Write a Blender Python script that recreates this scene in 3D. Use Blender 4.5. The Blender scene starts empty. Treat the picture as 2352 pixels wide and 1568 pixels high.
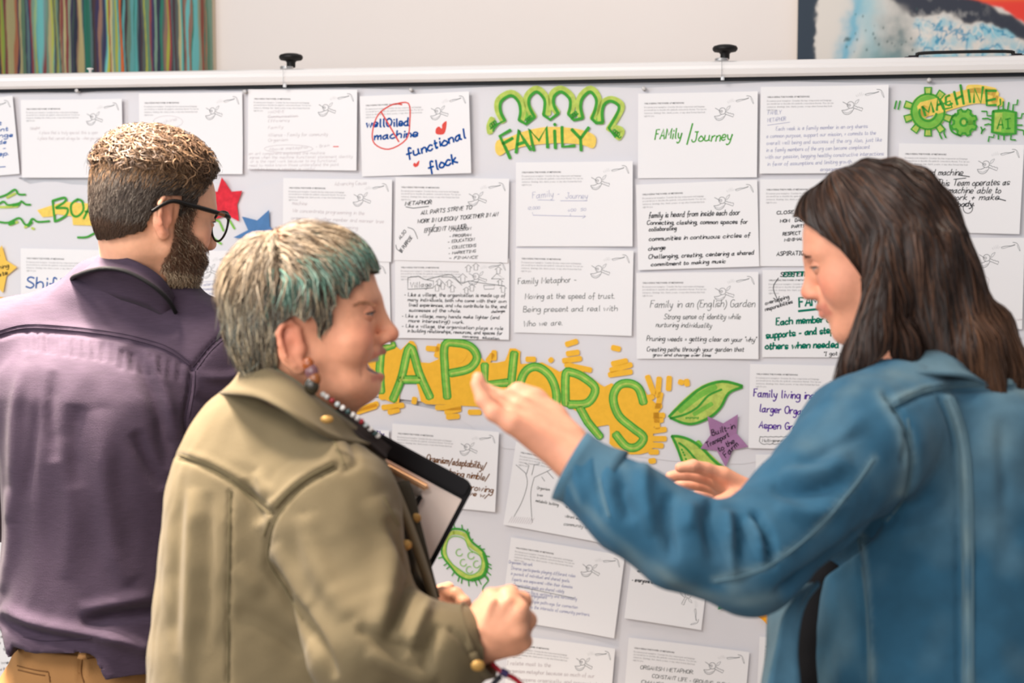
import bpy, bmesh, math, random
import numpy as np
from mathutils import Vector, Matrix
from mathutils.bvhtree import BVHTree

# ------------------------------------------------------------ camera, sky, lights, exposure
F = 3400.0                       # focal length in pixels of the 2352 px frame
CAMZ = 1.58
TH = math.atan((784 - 520) / F)  # camera pitched slightly down
ct, st = math.cos(TH), math.sin(TH)
SC = bpy.context.scene
COL = SC.collection
cd = bpy.data.cameras.new('camera'); cam = bpy.data.objects.new('camera', cd); COL.objects.link(cam)
cam.location = (0, 0, CAMZ); cam.rotation_euler = (math.pi / 2 - TH, 0, 0)
cd.sensor_width = 36; cd.lens = F / 2352 * 36
cd.dof.use_dof = True; cd.dof.focus_distance = 2.85; cd.dof.aperture_fstop = (cd.lens / 1000) / 0.0128
SC.camera = cam
SC.view_settings.view_transform = 'Standard'; SC.view_settings.look = 'None'
SC.view_settings.gamma = 1; SC.view_settings.use_curve_mapping = False
SC.view_settings.exposure = 0.0
W = bpy.data.worlds.new('world'); SC.world = W; W.use_nodes = True
W.node_tree.nodes['Background'].inputs[0].default_value = (0.98, 0.97, 1.0, 1)
W.node_tree.nodes['Background'].inputs[1].default_value = 0.36

def area(name, loc, target, sx, sy, power, color):
    l = bpy.data.lights.new(name, 'AREA'); l.shape = 'RECTANGLE'; l.size = sx; l.size_y = sy
    l.energy = power; l.color = color
    o = bpy.data.objects.new(name, l); COL.objects.link(o); o.location = loc
    o.rotation_euler = (Vector(target) - Vector(loc)).to_track_quat('-Z', 'Y').to_euler()
    return o
area('window_light', (-3.6, 0.6, 2.3), (0.2, 3.4, 1.4), 1.6, 1.8, 46, (0.88, 0.95, 1.0))
area('overhead_light', (1.2, 1.9, 3.3), (1.2, 2.8, 0), 1.4, 0.9, 5, (1.0, 0.94, 0.88))
area('overhead_light', (-1.5, 0.5, 3.1), (-0.2, 2.2, 1.2), 1.3, 0.9, 60, (1.0, 0.93, 0.88))
area('fill_light', (-1.3, -1.7, 1.9), (0.5, 3.6, 0.8), 2.2, 1.4, 62, (1.0, 0.97, 0.95))  # added fill lamp behind the camera, lifts the lower board
area('overhead_light', (0.2, 3.9, 3.3), (0.2, 4.7, 1.6), 2.6, 0.3, 9, (1.0, 0.94, 0.91))  # lamp added between board and wall to brighten the wall
for _x, _y, _tx, _ty, _e in ((-1.12, 2.50, -.84, 2.50, 62), (-1.12, 2.0, -.62, 2.06, 15), (0.8, 2.0, .6, 1.95, 2)):       # narrow recessed downlights over the group
    _d = area('downlight', (_x, _y, 3.15), (_tx, _ty, 1.2), 0.3, 0.3, _e, (1.0, 0.86, 0.72)); _d.data.spread = math.radians(60)

# ------------------------------------------------------------ helpers
def lin(c):
    c = c / 255.0
    return c / 12.92 if c <= 0.04045 else ((c + 0.055) / 1.055) ** 2.4
def RGB(r, g, b): return (lin(r), lin(g), lin(b), 1)
MATS = {}
def mat(name, col, rough=0.7, metal=0.0, spec=0.3, bump=None, noise=None, attr=None, sheen=0.0, sss=0.0, trans=0.0):
    """procedural material; bump=(scale, strength), noise=(scale, amount) tints the colour, attr=colour attribute name"""
    if name in MATS: return MATS[name]
    m = bpy.data.materials.new(name); m.use_nodes = True; nt = m.node_tree; N = nt.nodes; L = nt.links
    b = N['Principled BSDF']
    b.inputs['Base Color'].default_value = col; b.inputs['Roughness'].default_value = rough
    b.inputs['Metallic'].default_value = metal; b.inputs['Specular IOR Level'].default_value = spec
    if sheen: b.inputs['Sheen Weight'].default_value = sheen
    if trans: b.inputs['Transmission Weight'].default_value = trans
    if sss:
        b.inputs['Subsurface Weight'].default_value = sss; b.inputs['Subsurface Radius'].default_value = (0.012, 0.005, 0.003)
        b.inputs['Subsurface Scale'].default_value = 0.6
    src = None
    if attr:
        a = N.new('ShaderNodeAttribute'); a.attribute_name = attr; src = a.outputs['Color']
    if noise:
        tc = N.new('ShaderNodeTexCoord'); n = N.new('ShaderNodeTexNoise'); n.inputs['Scale'].default_value = noise[0]
        n.inputs['Detail'].default_value = 6
        if len(noise) > 2:
            mp = N.new('ShaderNodeMapping'); mp.inputs['Scale'].default_value = noise[2]; L.new(tc.outputs['Object'], mp.inputs[0]); L.new(mp.outputs[0], n.inputs['Vector'])
        else: L.new(tc.outputs['Object'], n.inputs['Vector'])
        mr = N.new('ShaderNodeMapRange'); mr.inputs[1].default_value = 0.3; mr.inputs[2].default_value = 0.7
        mr.inputs[3].default_value = 1 - noise[1]; mr.inputs[4].default_value = 1 + noise[1]
        L.new(n.outputs[0], mr.inputs[0])
        mx = N.new('ShaderNodeMix'); mx.data_type = 'RGBA'; mx.blend_type = 'MULTIPLY'; mx.inputs[0].default_value = 1
        if src: L.new(src, mx.inputs[6])
        else: mx.inputs[6].default_value = col
        L.new(mr.outputs[0], mx.inputs[7]); src = mx.outputs[2]
    if src: L.new(src, b.inputs['Base Color'])
    if bump:
        tc = N.new('ShaderNodeTexCoord'); n = N.new('ShaderNodeTexNoise'); n.inputs['Scale'].default_value = bump[0]
        n.inputs['Detail'].default_value = 4; L.new(tc.outputs['Object'], n.inputs['Vector'])
        bp_ = N.new('ShaderNodeBump'); bp_.inputs['Strength'].default_value = bump[1]; bp_.inputs['Distance'].default_value = 0.002
        L.new(n.outputs[0], bp_.inputs['Height']); L.new(bp_.outputs[0], b.inputs['Normal'])
    MATS[name] = m; return m
def ink(name, col, op=0.75, grain=0.0):
    """marker or pencil ink: part opaque, part a clear tint over the paper below"""
    if name in MATS: return MATS[name]
    m = bpy.data.materials.new(name); m.use_nodes = True; nt = m.node_tree; N = nt.nodes; L = nt.links
    b = N['Principled BSDF']; b.inputs['Base Color'].default_value = col; b.inputs['Roughness'].default_value = 0.8
    b.inputs['Specular IOR Level'].default_value = 0.1
    t = N.new('ShaderNodeBsdfTransparent'); t.inputs[0].default_value = col
    mx = N.new('ShaderNodeMixShader'); mx.inputs[0].default_value = op
    if grain:
        tc = N.new('ShaderNodeTexCoord'); n = N.new('ShaderNodeTexNoise'); n.inputs['Scale'].default_value = 70
        L.new(tc.outputs['Object'], n.inputs['Vector'])
        mr = N.new('ShaderNodeMapRange'); mr.inputs[1].default_value = .35; mr.inputs[2].default_value = .65
        mr.inputs[3].default_value = op - grain; mr.inputs[4].default_value = min(1, op + grain)
        L.new(n.outputs[0], mr.inputs[0]); L.new(mr.outputs[0], mx.inputs[0])
    L.new(t.outputs[0], mx.inputs[1]); L.new(b.outputs[0], mx.inputs[2])
    L.new(mx.outputs[0], N['Material Output'].inputs[0]); MATS[name] = m; return m

def mesh(name, V, Fc, mats, parent=None, smooth=False, fm=None, colors=None, M=None):
    me = bpy.data.meshes.new(name)
    if isinstance(V, np.ndarray) and isinstance(Fc, np.ndarray):
        k = Fc.shape[1]
        me.vertices.add(len(V)); me.vertices.foreach_set('co', V.astype(np.float32).ravel())
        me.loops.add(Fc.size); me.loops.foreach_set('vertex_index', Fc.astype(np.int32).ravel())
        me.polygons.add(len(Fc)); me.polygons.foreach_set('loop_start', np.arange(0, Fc.size, k, dtype=np.int32))
        me.update(calc_edges=True)
    else: me.from_pydata([tuple(v) for v in V], [], [tuple(f) for f in Fc])
    for m in (mats if isinstance(mats, (list, tuple)) else [mats]): me.materials.append(m)
    if fm is not None: me.polygons.foreach_set('material_index', np.asarray(fm, dtype=np.int32))
    me.polygons.foreach_set('use_smooth', [smooth] * len(me.polygons))
    if colors is not None:
        a = me.color_attributes.new('col', 'FLOAT_COLOR', 'POINT')
        c = np.ones((len(V), 4), dtype=np.float32); c[:, :3] = colors; a.data.foreach_set('color', c.ravel())
    me.update()
    o = bpy.data.objects.new(name, me); COL.objects.link(o)
    if parent is not None: o.parent = parent
    elif M is not None: o.matrix_world = M
    return o
def tag(o, label=None, cat=None, group=None, kind=None):
    if label: o['label'] = label
    if cat: o['category'] = cat
    if group: o['group'] = group
    if kind: o['kind'] = kind
    return o
def empty(name, M, label=None, cat=None, group=None):
    o = bpy.data.objects.new(name, None); COL.objects.link(o); o.empty_display_size = 0.1
    o.matrix_world = M if isinstance(M, Matrix) else Matrix.Translation(M)
    return tag(o, label, cat, group)

def P(px, py, d):
    """world point seen at photo pixel (px, py) at depth d along the view axis"""
    x = (px - 1176) / F; y = (784 - py) / F
    return Vector((d * x, d * (ct + y * st), CAMZ + d * (-st + y * ct)))
def box(x0, x1, y0, y1, z0, z1, b=0.0):
    bm = bmesh.new(); bmesh.ops.create_cube(bm, size=1)
    for v in bm.verts:
        v.co = ((x0 + x1) / 2 + v.co.x * (x1 - x0), (y0 + y1) / 2 + v.co.y * (y1 - y0), (z0 + z1) / 2 + v.co.z * (z1 - z0))
    if b: bmesh.ops.bevel(bm, geom=bm.edges[:], offset=b, segments=3, affect='EDGES')
    return bm
def bmobj(name, bm, m, parent=None, smooth=False, M=None):
    me = bpy.data.meshes.new(name); bm.to_mesh(me); bm.free(); me.materials.append(m)
    if smooth: me.polygons.foreach_set('use_smooth', [True] * len(me.polygons))
    o = bpy.data.objects.new(name, me); COL.objects.link(o)
    if parent is not None: o.parent = parent
    elif M is not None: o.matrix_world = M
    return o
def lathe(prof, n=24, cz=(0, 0)):
    V = []; Fc = []
    for r, z in prof:
        for k in range(n):
            a = 2 * math.pi * k / n; V.append((cz[0] + r * math.cos(a), cz[1] + r * math.sin(a), z))
    for i in range(len(prof) - 1):
        for k in range(n): Fc.append((i * n + k, i * n + (k + 1) % n, (i + 1) * n + (k + 1) % n, (i + 1) * n + k))
    Fc.append(tuple(range(n))[::-1]); Fc.append(tuple(range((len(prof) - 1) * n, len(prof) * n)))
    return V, Fc
def tubes(paths, radii, n=6, caps=True):
    """paths: list of (k,3) arrays; radii: float or list of arrays -> V, F arrays (quads)"""
    VV = []; FF = []; base = 0
    for i, p in enumerate(paths):
        p = np.asarray(p, float); k = len(p)
        r = radii if np.isscalar(radii) else radii[i]
        r = np.full(k, r) if np.isscalar(r) else np.asarray(r)
        t = np.gradient(p, axis=0); t /= (np.linalg.norm(t, axis=1, keepdims=True) + 1e-12)
        ref = np.array([0.31, 0.17, 0.93]) if abs(t[0] @ np.array([0.31, 0.17, 0.93])) < 0.9 else np.array([1.0, 0, 0])
        a = np.cross(t, ref); a /= (np.linalg.norm(a, axis=1, keepdims=True) + 1e-12); b = np.cross(t, a)
        ang = 2 * np.pi * np.arange(n) / n
        ring = p[:, None] + r[:, None, None] * (np.cos(ang)[None, :, None] * a[:, None] + np.sin(ang)[None, :, None] * b[:, None])
        VV.append(ring.reshape(-1, 3)); j = np.arange(k - 1)[:, None] * n; q = np.arange(n)[None]
        f = np.stack([j + q, j + (q + 1) % n, j + n + (q + 1) % n, j + n + q], -1).reshape(-1, 4)
        FF.append(f + base); base += k * n
    return np.concatenate(VV), np.concatenate(FF)
def smooth_poly(pts, sub=4, closed=False):
    pts = [tuple(map(float, p)) for p in pts]; n = len(pts)
    if n < 3: return pts
    out = []
    rng = range(n if closed else n - 1)
    for i in rng:
        p1 = np.array(pts[i]); p2 = np.array(pts[(i + 1) % n])
        p0 = np.array(pts[i - 1] if (i > 0 or closed) else pts[i]); p3 = np.array(pts[(i + 2) % n] if (i + 2 < n or closed) else pts[(i + 1) % n])
        for s in range(sub):
            t = s / sub
            out.append(tuple(0.5 * ((2 * p1) + (-p0 + p2) * t + (2 * p0 - 5 * p1 + 4 * p2 - p3) * t * t + (-p0 + 3 * p1 - 3 * p2 + p3) * t ** 3)))
    out.append(pts[0] if closed else pts[-1]); return out
class Marks:
    """flat strokes and fills collected on a surface, in local x, y with a height z"""
    def __init__(s): s.V = []; s.F = []; s.m = []
    def stroke(s, pts, w, mi=0, z=0.0, w1=None):
        pts = [np.array(p[:2], float) for p in pts]
        q = [pts[0]]
        for p in pts[1:]:
            if np.linalg.norm(p - q[-1]) > 1e-5: q.append(p)
        if len(q) < 2: q.append(q[0] + np.array([w * .3, 0]))
        n = len(q); b = len(s.V); h = w / 2
        t0 = (q[1] - q[0]); t0 /= np.linalg.norm(t0); t1 = q[-1] - q[-2]; t1 /= np.linalg.norm(t1)
        q = [q[0] - t0 * h * .5] + q + [q[-1] + t1 * h * .5]; n += 2
        for i in range(n):
            d = q[min(i + 1, n - 1)] - q[max(i - 1, 0)]; d /= (np.linalg.norm(d) + 1e-9)
            hh = h if w1 is None else h + (w1 / 2 - h) * i / (n - 1)
            if i in (0, n - 1): hh *= .6
            s.V.append((q[i][0] - d[1] * hh, q[i][1] + d[0] * hh, z)); s.V.append((q[i][0] + d[1] * hh, q[i][1] - d[0] * hh, z))
        for i in range(n - 1):
            s.F.append((b + 2 * i + 1, b + 2 * i + 3, b + 2 * i + 2, b + 2 * i)); s.m.append(mi)
    def fill(s, pts, mi=0, z=0.0):
        b = len(s.V); from mathutils.geometry import tessellate_polygon
        for p in pts: s.V.append((p[0], p[1], z))
        for t in tessellate_polygon([[Vector((p[0], p[1], 0)) for p in pts]]):
            s.F.append(tuple(b + i for i in t)); s.m.append(mi)
    def build(s, name, mats, parent, curl=None):
        V = np.array(s.V, float)
        if curl is not None: V[:, 2] += curl(V[:, 0], V[:, 1])
        # face up
        F2 = []
        for f in s.F:
            a, b_, c = V[f[0]], V[f[1]], V[f[2]]
            nz = (b_[0] - a[0]) * (c[1] - a[1]) - (b_[1] - a[1]) * (c[0] - a[0])
            F2.append(f if nz >= 0 else tuple(reversed(f)))
        return mesh(name, V.tolist(), F2, mats, parent, fm=s.m)

# single-stroke handwriting: x digit + height letter (E = baseline, J = x-height, N = cap height)
GL = {'a': "4J1I0G1E3F4J 4J4F5E", 'b': "0N0E 0H2J4I4F2E0F", 'c': "4I2J0H0F2E4F", 'd': "4J2J0H0F2E4F 4N4F5E", 'e': "0G4H3J1J0H0F2E4F",
 'f': "4M3N2M2C 0I4I", 'g': "4J1J0H1F3F4J 4J4C2A0B", 'h': "0N0E 0H2J4I4E", 'i': "1J1E 1L1M", 'j': "2J2B0A 2L2M", 'k': "0N0E 3J0G 1G4E",
 'l': "1N1F2E", 'm': "0J0E 0H2J3I3E 3H5J6I6E", 'n': "0J0E 0H2J4I4E", 'o': "2J0H0F2E4F4H2J", 'p': "0J0A 0H2J4I4F2E0F",
 'q': "4J1J0H1F3F4J 4J4A5B", 'r': "0J0E 0H2J3J", 's': "4I2J0I1G3G4F2E0F", 't': "1M1F2E3F 0J3J", 'u': "0J0F2E4F 4J4F5E", 'v': "0J2E4J",
 'w': "0J1E3I4E6J", 'x': "0J4E 4J0E", 'y': "0J1F3F4J 4J3C1A0B", 'z': "0J4J0E4E", 'A': "0E3N5E 1H4H", 'B': "0E0N 0N3N4L3J0J 0J4I5G4E0E",
 'C': "5M3N1M0J1F3E5F", 'D': "0N0E 0N3N5K5H3E0E", 'E': "4N0N0E4E 0J3J", 'F': "4N0N0E 0J3J", 'G': "5M3N1M0J1F3E5F5I3I", 'H': "0N0E 5N5E 0J5J",
 'I': "1N1E 0N2N 0E2E", 'J': "4N4G3E1E0G 2N5N", 'K': "0N0E 4N0I4E", 'L': "0N0E4E", 'M': "0E0N3H6N6E", 'N': "0E0N5E5N",
 'O': "3N1M0J1F3E5F6J5M3N", 'P': "0E0N3N5L3I0I", 'Q': "3N1M0J1F3E5F6J5M3N 4G6D", 'R': "0E0N3N5L3J0J 2J5E", 'S': "5M3N1M1K4I5G3E0F",
 'T': "0N6N 3N3E", 'U': "0N0G2E4E5G5N", 'V': "0N3E5N", 'W': "0N1E3K5E6N", 'X': "0N5E 5N0E", 'Y': "0N3I 6N3I3E", 'Z': "0N5N0E5E",
 '0': "2N0L0G2E4G4L2N", '1': "1N1E", '2': "0M2N4L0E4E", '4': "3E3N0H5H", '5': "4N0N0J3J4G2E0E", '.': "0E0F", ',': "1E0C", '-': "0H3H",
 '/': "0C4N", ':': "0E0F 0I0J", '(': "2N0J0F2B", ')': "0N2J2F0B", "'": "0N0L", '"': "0N0L 1N1L", '+': "2J2E 0H4H", '=': "0I3I 0G3G", '!': "0N0H 0E0F", '?': "0M2N3L1I1H 1E1F"}
STRAIGHT = set("AEFHIKLMNTVWXYZvwxzk14/-+=")
def hand(text, slant=0.12, jit=0.35, seed=1):
    """-> strokes in units of 1/9 cap height, total advance"""
    r = random.Random(seed * 7919 + len(text)); out = []; x = 0.0
    for ch in text:
        if ch == ' ': x += 3.6 + r.random(); continue
        g = GL.get(ch)
        if g is None: x += 3; continue
        sx = 1 + r.uniform(-.12, .12); dy = r.uniform(-jit, jit); mx = 0
        for st_ in g.split():
            pts = [(int(st_[i]), ord(st_[i + 1]) - 69) for i in range(0, len(st_), 2)]
            pts = [(a * sx + r.uniform(-jit, jit) * .5, b + dy + r.uniform(-jit, jit) * .5) for a, b in pts]
            mx = max(mx, max(a for a, b in pts))
            if ch not in STRAIGHT and len(pts) > 2: pts = smooth_poly(pts, 3)
            out.append([(x + a + b * slant, b) for a, b in pts])
        x += mx + 1.5
    return out, max(x, 1)
# ------------------------------------------------------------ room shell
BA = math.radians(9.6)                                    # the board stands slightly turned to the camera
BX = Vector((math.cos(BA), -math.sin(BA), 0)); BN = Vector((-math.sin(BA), -math.cos(BA), 0)); BZ = Vector((0, 0, 1))
B0 = P(1320, 520, 3.74); B0.z = 0
BM = Matrix(((BX.x, 0, BN.x, B0.x), (BX.y, 0, BN.y, B0.y), (0, 1, 0, 0), (0, 0, 0, 1)))   # local x along, y up, z out of the board
CAMP = Vector((0, 0, CAMZ))
def bp(px, py, w=0.0, base=None):
    d = P(px, py, 1.0) - CAMP; o = (base or B0) + BN * w
    t = (o - CAMP).dot(BN) / d.dot(BN); q = CAMP + d * t - B0
    return (q.dot(BX), q.z)
SCB = 909.0                                               # px per metre on the board
wall_m = mat('wall_paint', RGB(240, 230, 223), 0.85, bump=(180, 0.12), noise=(1.3, 0.015))
WB = Vector((0.2, 4.75, 0))
def wallpt(u, v, w=0.0): return Vector((WB.x, WB.y, 0)) + BX * u + BZ * v + BN * w
WM = Matrix(((BX.x, 0, BN.x, WB.x), (BX.y, 0, BN.y, WB.y), (0, 1, 0, 0), (0, 0, 0, 1)))
o = bmobj('wall_back', box(-4.5, 4.5, 0, 3.4, -0.12, 0), wall_m, M=WM); tag(o, kind='structure')
o = bmobj('baseboard_back', box(-4.5, 4.5, 0.012, 0.11, 0, 0.018, 0.004), mat('baseboard_white', RGB(236, 232, 226), 0.5), M=WM); tag(o, kind='structure')
fl = mat('floor_carpet', RGB(120, 112, 104), 0.95, bump=(400, 0.5), noise=(60, 0.12))
o = bmobj('floor', box(-4.5, 4.5, -2.5, 6.2, -0.1, 0), fl); tag(o, kind='structure')

# ------------------------------------------------------------ display board
U0 = bp(-260, 520)[0]; U1 = bp(2620, 520)[0]
white_metal = mat('white_rail', RGB(240, 235, 232), 0.22, spec=0.6)
grey_panel = mat('board_fabric', RGB(214, 214, 218), 0.9, bump=(900, 0.3))
black_pl = mat('black_plastic', RGB(24, 22, 22), 0.45)
steel = mat('steel', RGB(215, 215, 215), 0.25, metal=1.0)
TOPV = 1.935
v_bot = bp(1176, 190)[1]; v_top = bp(1176, 150)[1]
DB = empty('display_board', BM @ Matrix.Translation((0, 0, 0)), 'long white-framed display board covered with paper behind the three people', 'display board')
bmobj('panel', box(U0 + .03, U1 - .03, 0.25, v_bot - .004, -0.05, -0.006), grey_panel, DB)
bmobj('gasket', box(U0, U1, v_bot - 0.0045, v_bot + 0.004, -0.045, 0.012), mat('gasket_rubber', RGB(14, 18, 26), .6), DB)
def railprof(v0, v1):
    # rounded rail section with a small step, extruded along u
    pts = [(-.05, v0), (0.022, v0), (0.030, v0 + .006), (0.032, v0 + (v1 - v0) * .45), (0.027, v0 + (v1 - v0) * .52), (0.027, v1 - .012), (0.022, v1 - .004), (0.012, v1), (-.04, v1), (-.05, v1 - .008)]
    n = len(pts); V = [(U0, y, z) for z, y in pts] + [(U1, y, z) for z, y in pts]
    Fc = [(i, (i + 1) % n, n + (i + 1) % n, n + i) for i in range(n)] + [tuple(range(n))[::-1], tuple(range(n, 2 * n))]
    return V, Fc
V, Fc = railprof(v_bot + .003, v_top)
mesh('top_rail', V, Fc, white_metal, DB)
bmobj('bottom_rail', box(U0, U1, 0.2, 0.25, -0.05, 0.025, .004), white_metal, DB)
for u in (U0 - .02, U1 - .01):
    bmobj('side_post', box(u, u + .03, 0.03, v_top, -0.05, 0.03, .006), white_metal, DB)
    bmobj('foot', box(u - .01, u + .04, 0.0, 0.03, -0.3, 0.28, .008), white_metal, DB)
for px, py in ((668, 150), (1665, 130)):
    u, v = bp(px, py, -.01); V, Fc = lathe([(.0105, 0), (.0115, .003), (.0115, .013), (.015, .017), (.027, .019), (.0305, .023), (.031, .028), (.028, .0325), (.018, .0355), (.006, .0365)], 28)
    V = [(u + x, v_top + z + .006, y - .012) for x, y, z in V]
    kb = mesh('clamp_knob', V, Fc, black_pl, DB, smooth=True)
    for k in range(2):
        V, Fc = lathe([(.016, 0), (.017, .001), (.017, .0025), (.016, .0035)], 24); V = [(u + x - .008, v_top + z + .0005 + k * .0037, y + .0) for x, y, z in V]
        mesh('washer', V, Fc, steel, kb, smooth=True)
    V, Fc = tubes([[(u - .006, v_top + .002, .034), (u - .006, v_top - .02, .036), (u - .006, v_bot + .002, .036)]], .0006)
    mesh('hanging_wire', V, Fc, steel, kb)
    mesh('wire_clip', *tubes([[(u - .004, v_bot + .004, .03), (u - .004, v_bot - .005, .03)]], .0045, 10), mat('clear_plastic', RGB(236, 238, 240), .2, spec=.6), kb)
# carry handle on the rail, right
ua = bp(2095, 130)[0]; ub = bp(2340, 125)[0]
hp = [(ua - .008, v_top + .003, -.005), (ua + .012, v_top + .004, -.005), (ua + .03, v_top + .012, -.005), (ub - .03, v_top + .012, -.005), (ub - .012, v_top + .004, -.005), (ub + .008, v_top + .003, -.005)]
mesh('carry_handle', *tubes([smooth_poly(hp, 5)], .0042, 10), black_pl, DB, smooth=True)
for u in (ua, ub): bmobj('handle_plate', box(u - .018, u + .016, v_top, v_top + .003, -.015, .006, .001), mat('black_metal', RGB(30, 26, 40), .35), DB)
u, v = bp(207, 160); V, Fc = lathe([(.0035, 0), (.004, .008), (.0085, .010), (.0085, .0125), (.004, .0135)], 16)
mesh('cap_screw', [(u + x, v_top + z, y + .0) for x, y, z in V], Fc, mat('pin_white', RGB(225, 220, 215), .3), DB, smooth=True)

# ------------------------------------------------------------ backing papers with marker drawings
paper_b = mat('roll_paper', RGB(231, 229, 233), 0.8, noise=(2.2, 0.012), bump=(14, 0.1))
def strip(name, top, bot, w, label, wav):
    """roll paper between two pixel polylines (top, bottom edges), gently wavy at the edges"""
    n = 90; rows = 14; V = []; Fc = []
    xs = np.linspace(-250, 2600, n)
    ty = np.interp(xs, *zip(*top)); by = np.interp(xs, *zip(*bot))
    for j in range(rows + 1):
        for i in range(n):
            y = ty[i] + (by[i] - ty[i]) * j / rows
            u, v = bp(xs[i], y); e = max(0, 1 - j / 1.5) + max(0, (j - rows + 1.2) / 1.2)
            V.append((u, v, w + e * wav * (.6 + .5 * math.sin(i * .55 + w * 900))))
    for j in range(rows):
        for i in range(n - 1): Fc.append((j * n + i, (j + 1) * n + i, (j + 1) * n + i + 1, j * n + i + 1))
    c = BM @ Matrix.Translation((0, 0, 0)); o = mesh(name, V, Fc, paper_b, smooth=True, M=c)
    return tag(o, label, 'paper')
top1 = [(-250, 214), (0, 209), (60, 210), (120, 212), (183, 214), (260, 205), (420, 203), (540, 209), (700, 196), (945, 207), (1200, 196), (1478, 202), (1800, 186), (2140, 194), (2600, 176)]
bot1 = [(-250, 440), (0, 415), (70, 404), (200, 404), (560, 470), (620, 440), (800, 430), (1180, 560), (1500, 760), (2600, 760)]
top2 = [(-250, 420), (0, 412), (40, 406), (52, 425), (120, 415), (170, 424), (240, 426), (420, 408), (500, 420), (560, 442), (640, 415), (900, 402), (1180, 420), (1450, 410), (1750, 408), (2600, 400)]
bot2 = [(-250, 900), (500, 905), (840, 907), (1000, 925), (1160, 1030), (1400, 1040), (1560, 1060), (1700, 1066), (1860, 1040), (2000, 1035), (2600, 1050)]
top3 = [(-250, 880), (700, 880), (1100, 960), (1500, 1020), (2000, 1010), (2600, 1000)]
bot3 = [(-250, 2300), (2600, 2450)]
B3 = strip('backing_paper', top3, bot3, 0.0, 'lowest sheet of white roll paper on the board, below the big title', .0005)
B2 = strip('backing_paper', top2, bot2, 0.0015, 'middle sheet of white roll paper carrying the big green and orange title', .0008)
B1 = strip('backing_paper', top1, bot1, -0.0028, 'top sheet of white roll paper with the Family and Machine drawings', .002)

g_dk = ink('marker_green', RGB(74, 166, 66), .93, .07); g_lt = ink('marker_lime', RGB(198, 218, 108), .9, .15); g_md = ink('marker_leaf_green', RGB(134, 202, 84), .92, .1)
o_m = ink('marker_orange', RGB(255, 196, 66), .97, .03); y_m = ink('marker_yellow', RGB(254, 220, 110), .93, .08)
DM = [g_dk, g_lt, g_md, o_m, y_m]
def pp(pts): return [bp(*p) for p in pts]
def px(n): return n / SCB
class Draw(Marks):
    def s(s, pts, w, mi, z, sm=4, closed=False):
        if sm: pts = smooth_poly(pts, sm, closed)
        s.stroke(pp(pts), px(w), mi, z)
    def f(s, pts, mi, z, sm=3):
        s.fill(pp(smooth_poly(pts, sm, True)[:-1]), mi, z)
def off(x, y, k): return lambda p: (x + p[0] / k, y + p[1] / k)
# -- FAMILY (crop 1080,160 scale 5.872)
T = off(1080, 160, 5.872); D = Draw(); Z = .0025
def tp(l): return [T(p) for p in l]
arch = [[(470, 690), (410, 560), (420, 430), (550, 350), (650, 430), (680, 560), (660, 680)], [(870, 640), (800, 500), (800, 380), (900, 300), (1000, 400), (1005, 520), (990, 610)],
        [(1190, 590), (1130, 480), (1135, 360), (1230, 300), (1340, 390), (1350, 500), (1325, 600)], [(1520, 650), (1490, 500), (1520, 380), (1620, 300), (1700, 400), (1690, 530), (1640, 660)],
        [(1790, 710), (1780, 580), (1810, 470), (1900, 425), (2005, 490), (1980, 600), (1870, 790)]]
for a in arch:
    cx = sum(p[0] for p in a) / len(a); cy = 600
    D.s(tp([(cx + (p[0] - cx) * 1.25, cy + (p[1] - cy) * 1.12 - 5) for p in a]), 15, 1, Z)
    D.s(tp(a), 7, 0, Z + .0003)
for l in ([(660, 680), (755, 735), (870, 640)], [(990, 610), (1080, 675), (1190, 590)], [(1325, 600), (1400, 680), (1520, 655)], [(1640, 660), (1700, 720), (1790, 715)]):
    D.s(tp(l), 7, 0, Z + .0004, 0)
D.s(tp([(470, 690), (390, 725), (330, 790), (310, 830)]), 4, 0, Z + .0004)
D.s(tp([(1870, 790), (1960, 910)]), 5, 0, Z + .0004)
D.s(tp([(300, 660), (260, 760), (270, 850)]), 14, 1, Z); D.s(tp([(1960, 790), (2040, 830), (1990, 920)]), 16, 1, Z)
D.s(tp([(740, 560), (745, 640)]), 18, 2, Z - .0001); D.s(tp([(1740, 470), (1730, 680)]), 16, 2, Z - .0001); D.s(tp([(1060, 400), (1050, 600)]), 14, 1, Z - .0001)
for c, r0 in (((310, 740), 48), ((790, 665), 38), ((1400, 610), 42), ((1975, 860), 46)):
    D.s([T((c[0] + (t - 12) * 3.2 + r0 * .45 * math.sin(t * .8), c[1] - (t - 12) * 2.4 * (1 if c[0] < 1500 else -1) + r0 * math.cos(t * .8) * .7)) for t in range(26)], 3, 0, Z + .0005, 2)
D.f(tp([(360, 960), (340, 1090), (400, 1160), (520, 1090), (700, 1040), (900, 1010), (1200, 990), (1500, 1010), (1660, 1060), (1700, 930), (1620, 850), (1400, 790), (1100, 770), (900, 790), (700, 840), (500, 920)]), 4, Z, 3)
FL = ["545,815 400,895 480,1060 540,1195", "440,1000 575,925", "620,1120 660,810 730,950 815,1080", "640,1010 740,975", "860,1090 800,800 930,955 1030,770 1045,1050", "1140,820 1150,1060", "1135,745 1150,735",
      "1240,770 1245,1040 1410,1025", "1370,805 1490,930", "1600,780 1490,930 1497,1090"]
for l in FL: D.s(tp([tuple(map(int, q.split(','))) for q in l.split()]), 7.5, 0, Z + .0004, 0)
D.build('family_drawing', DM, B1)
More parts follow.
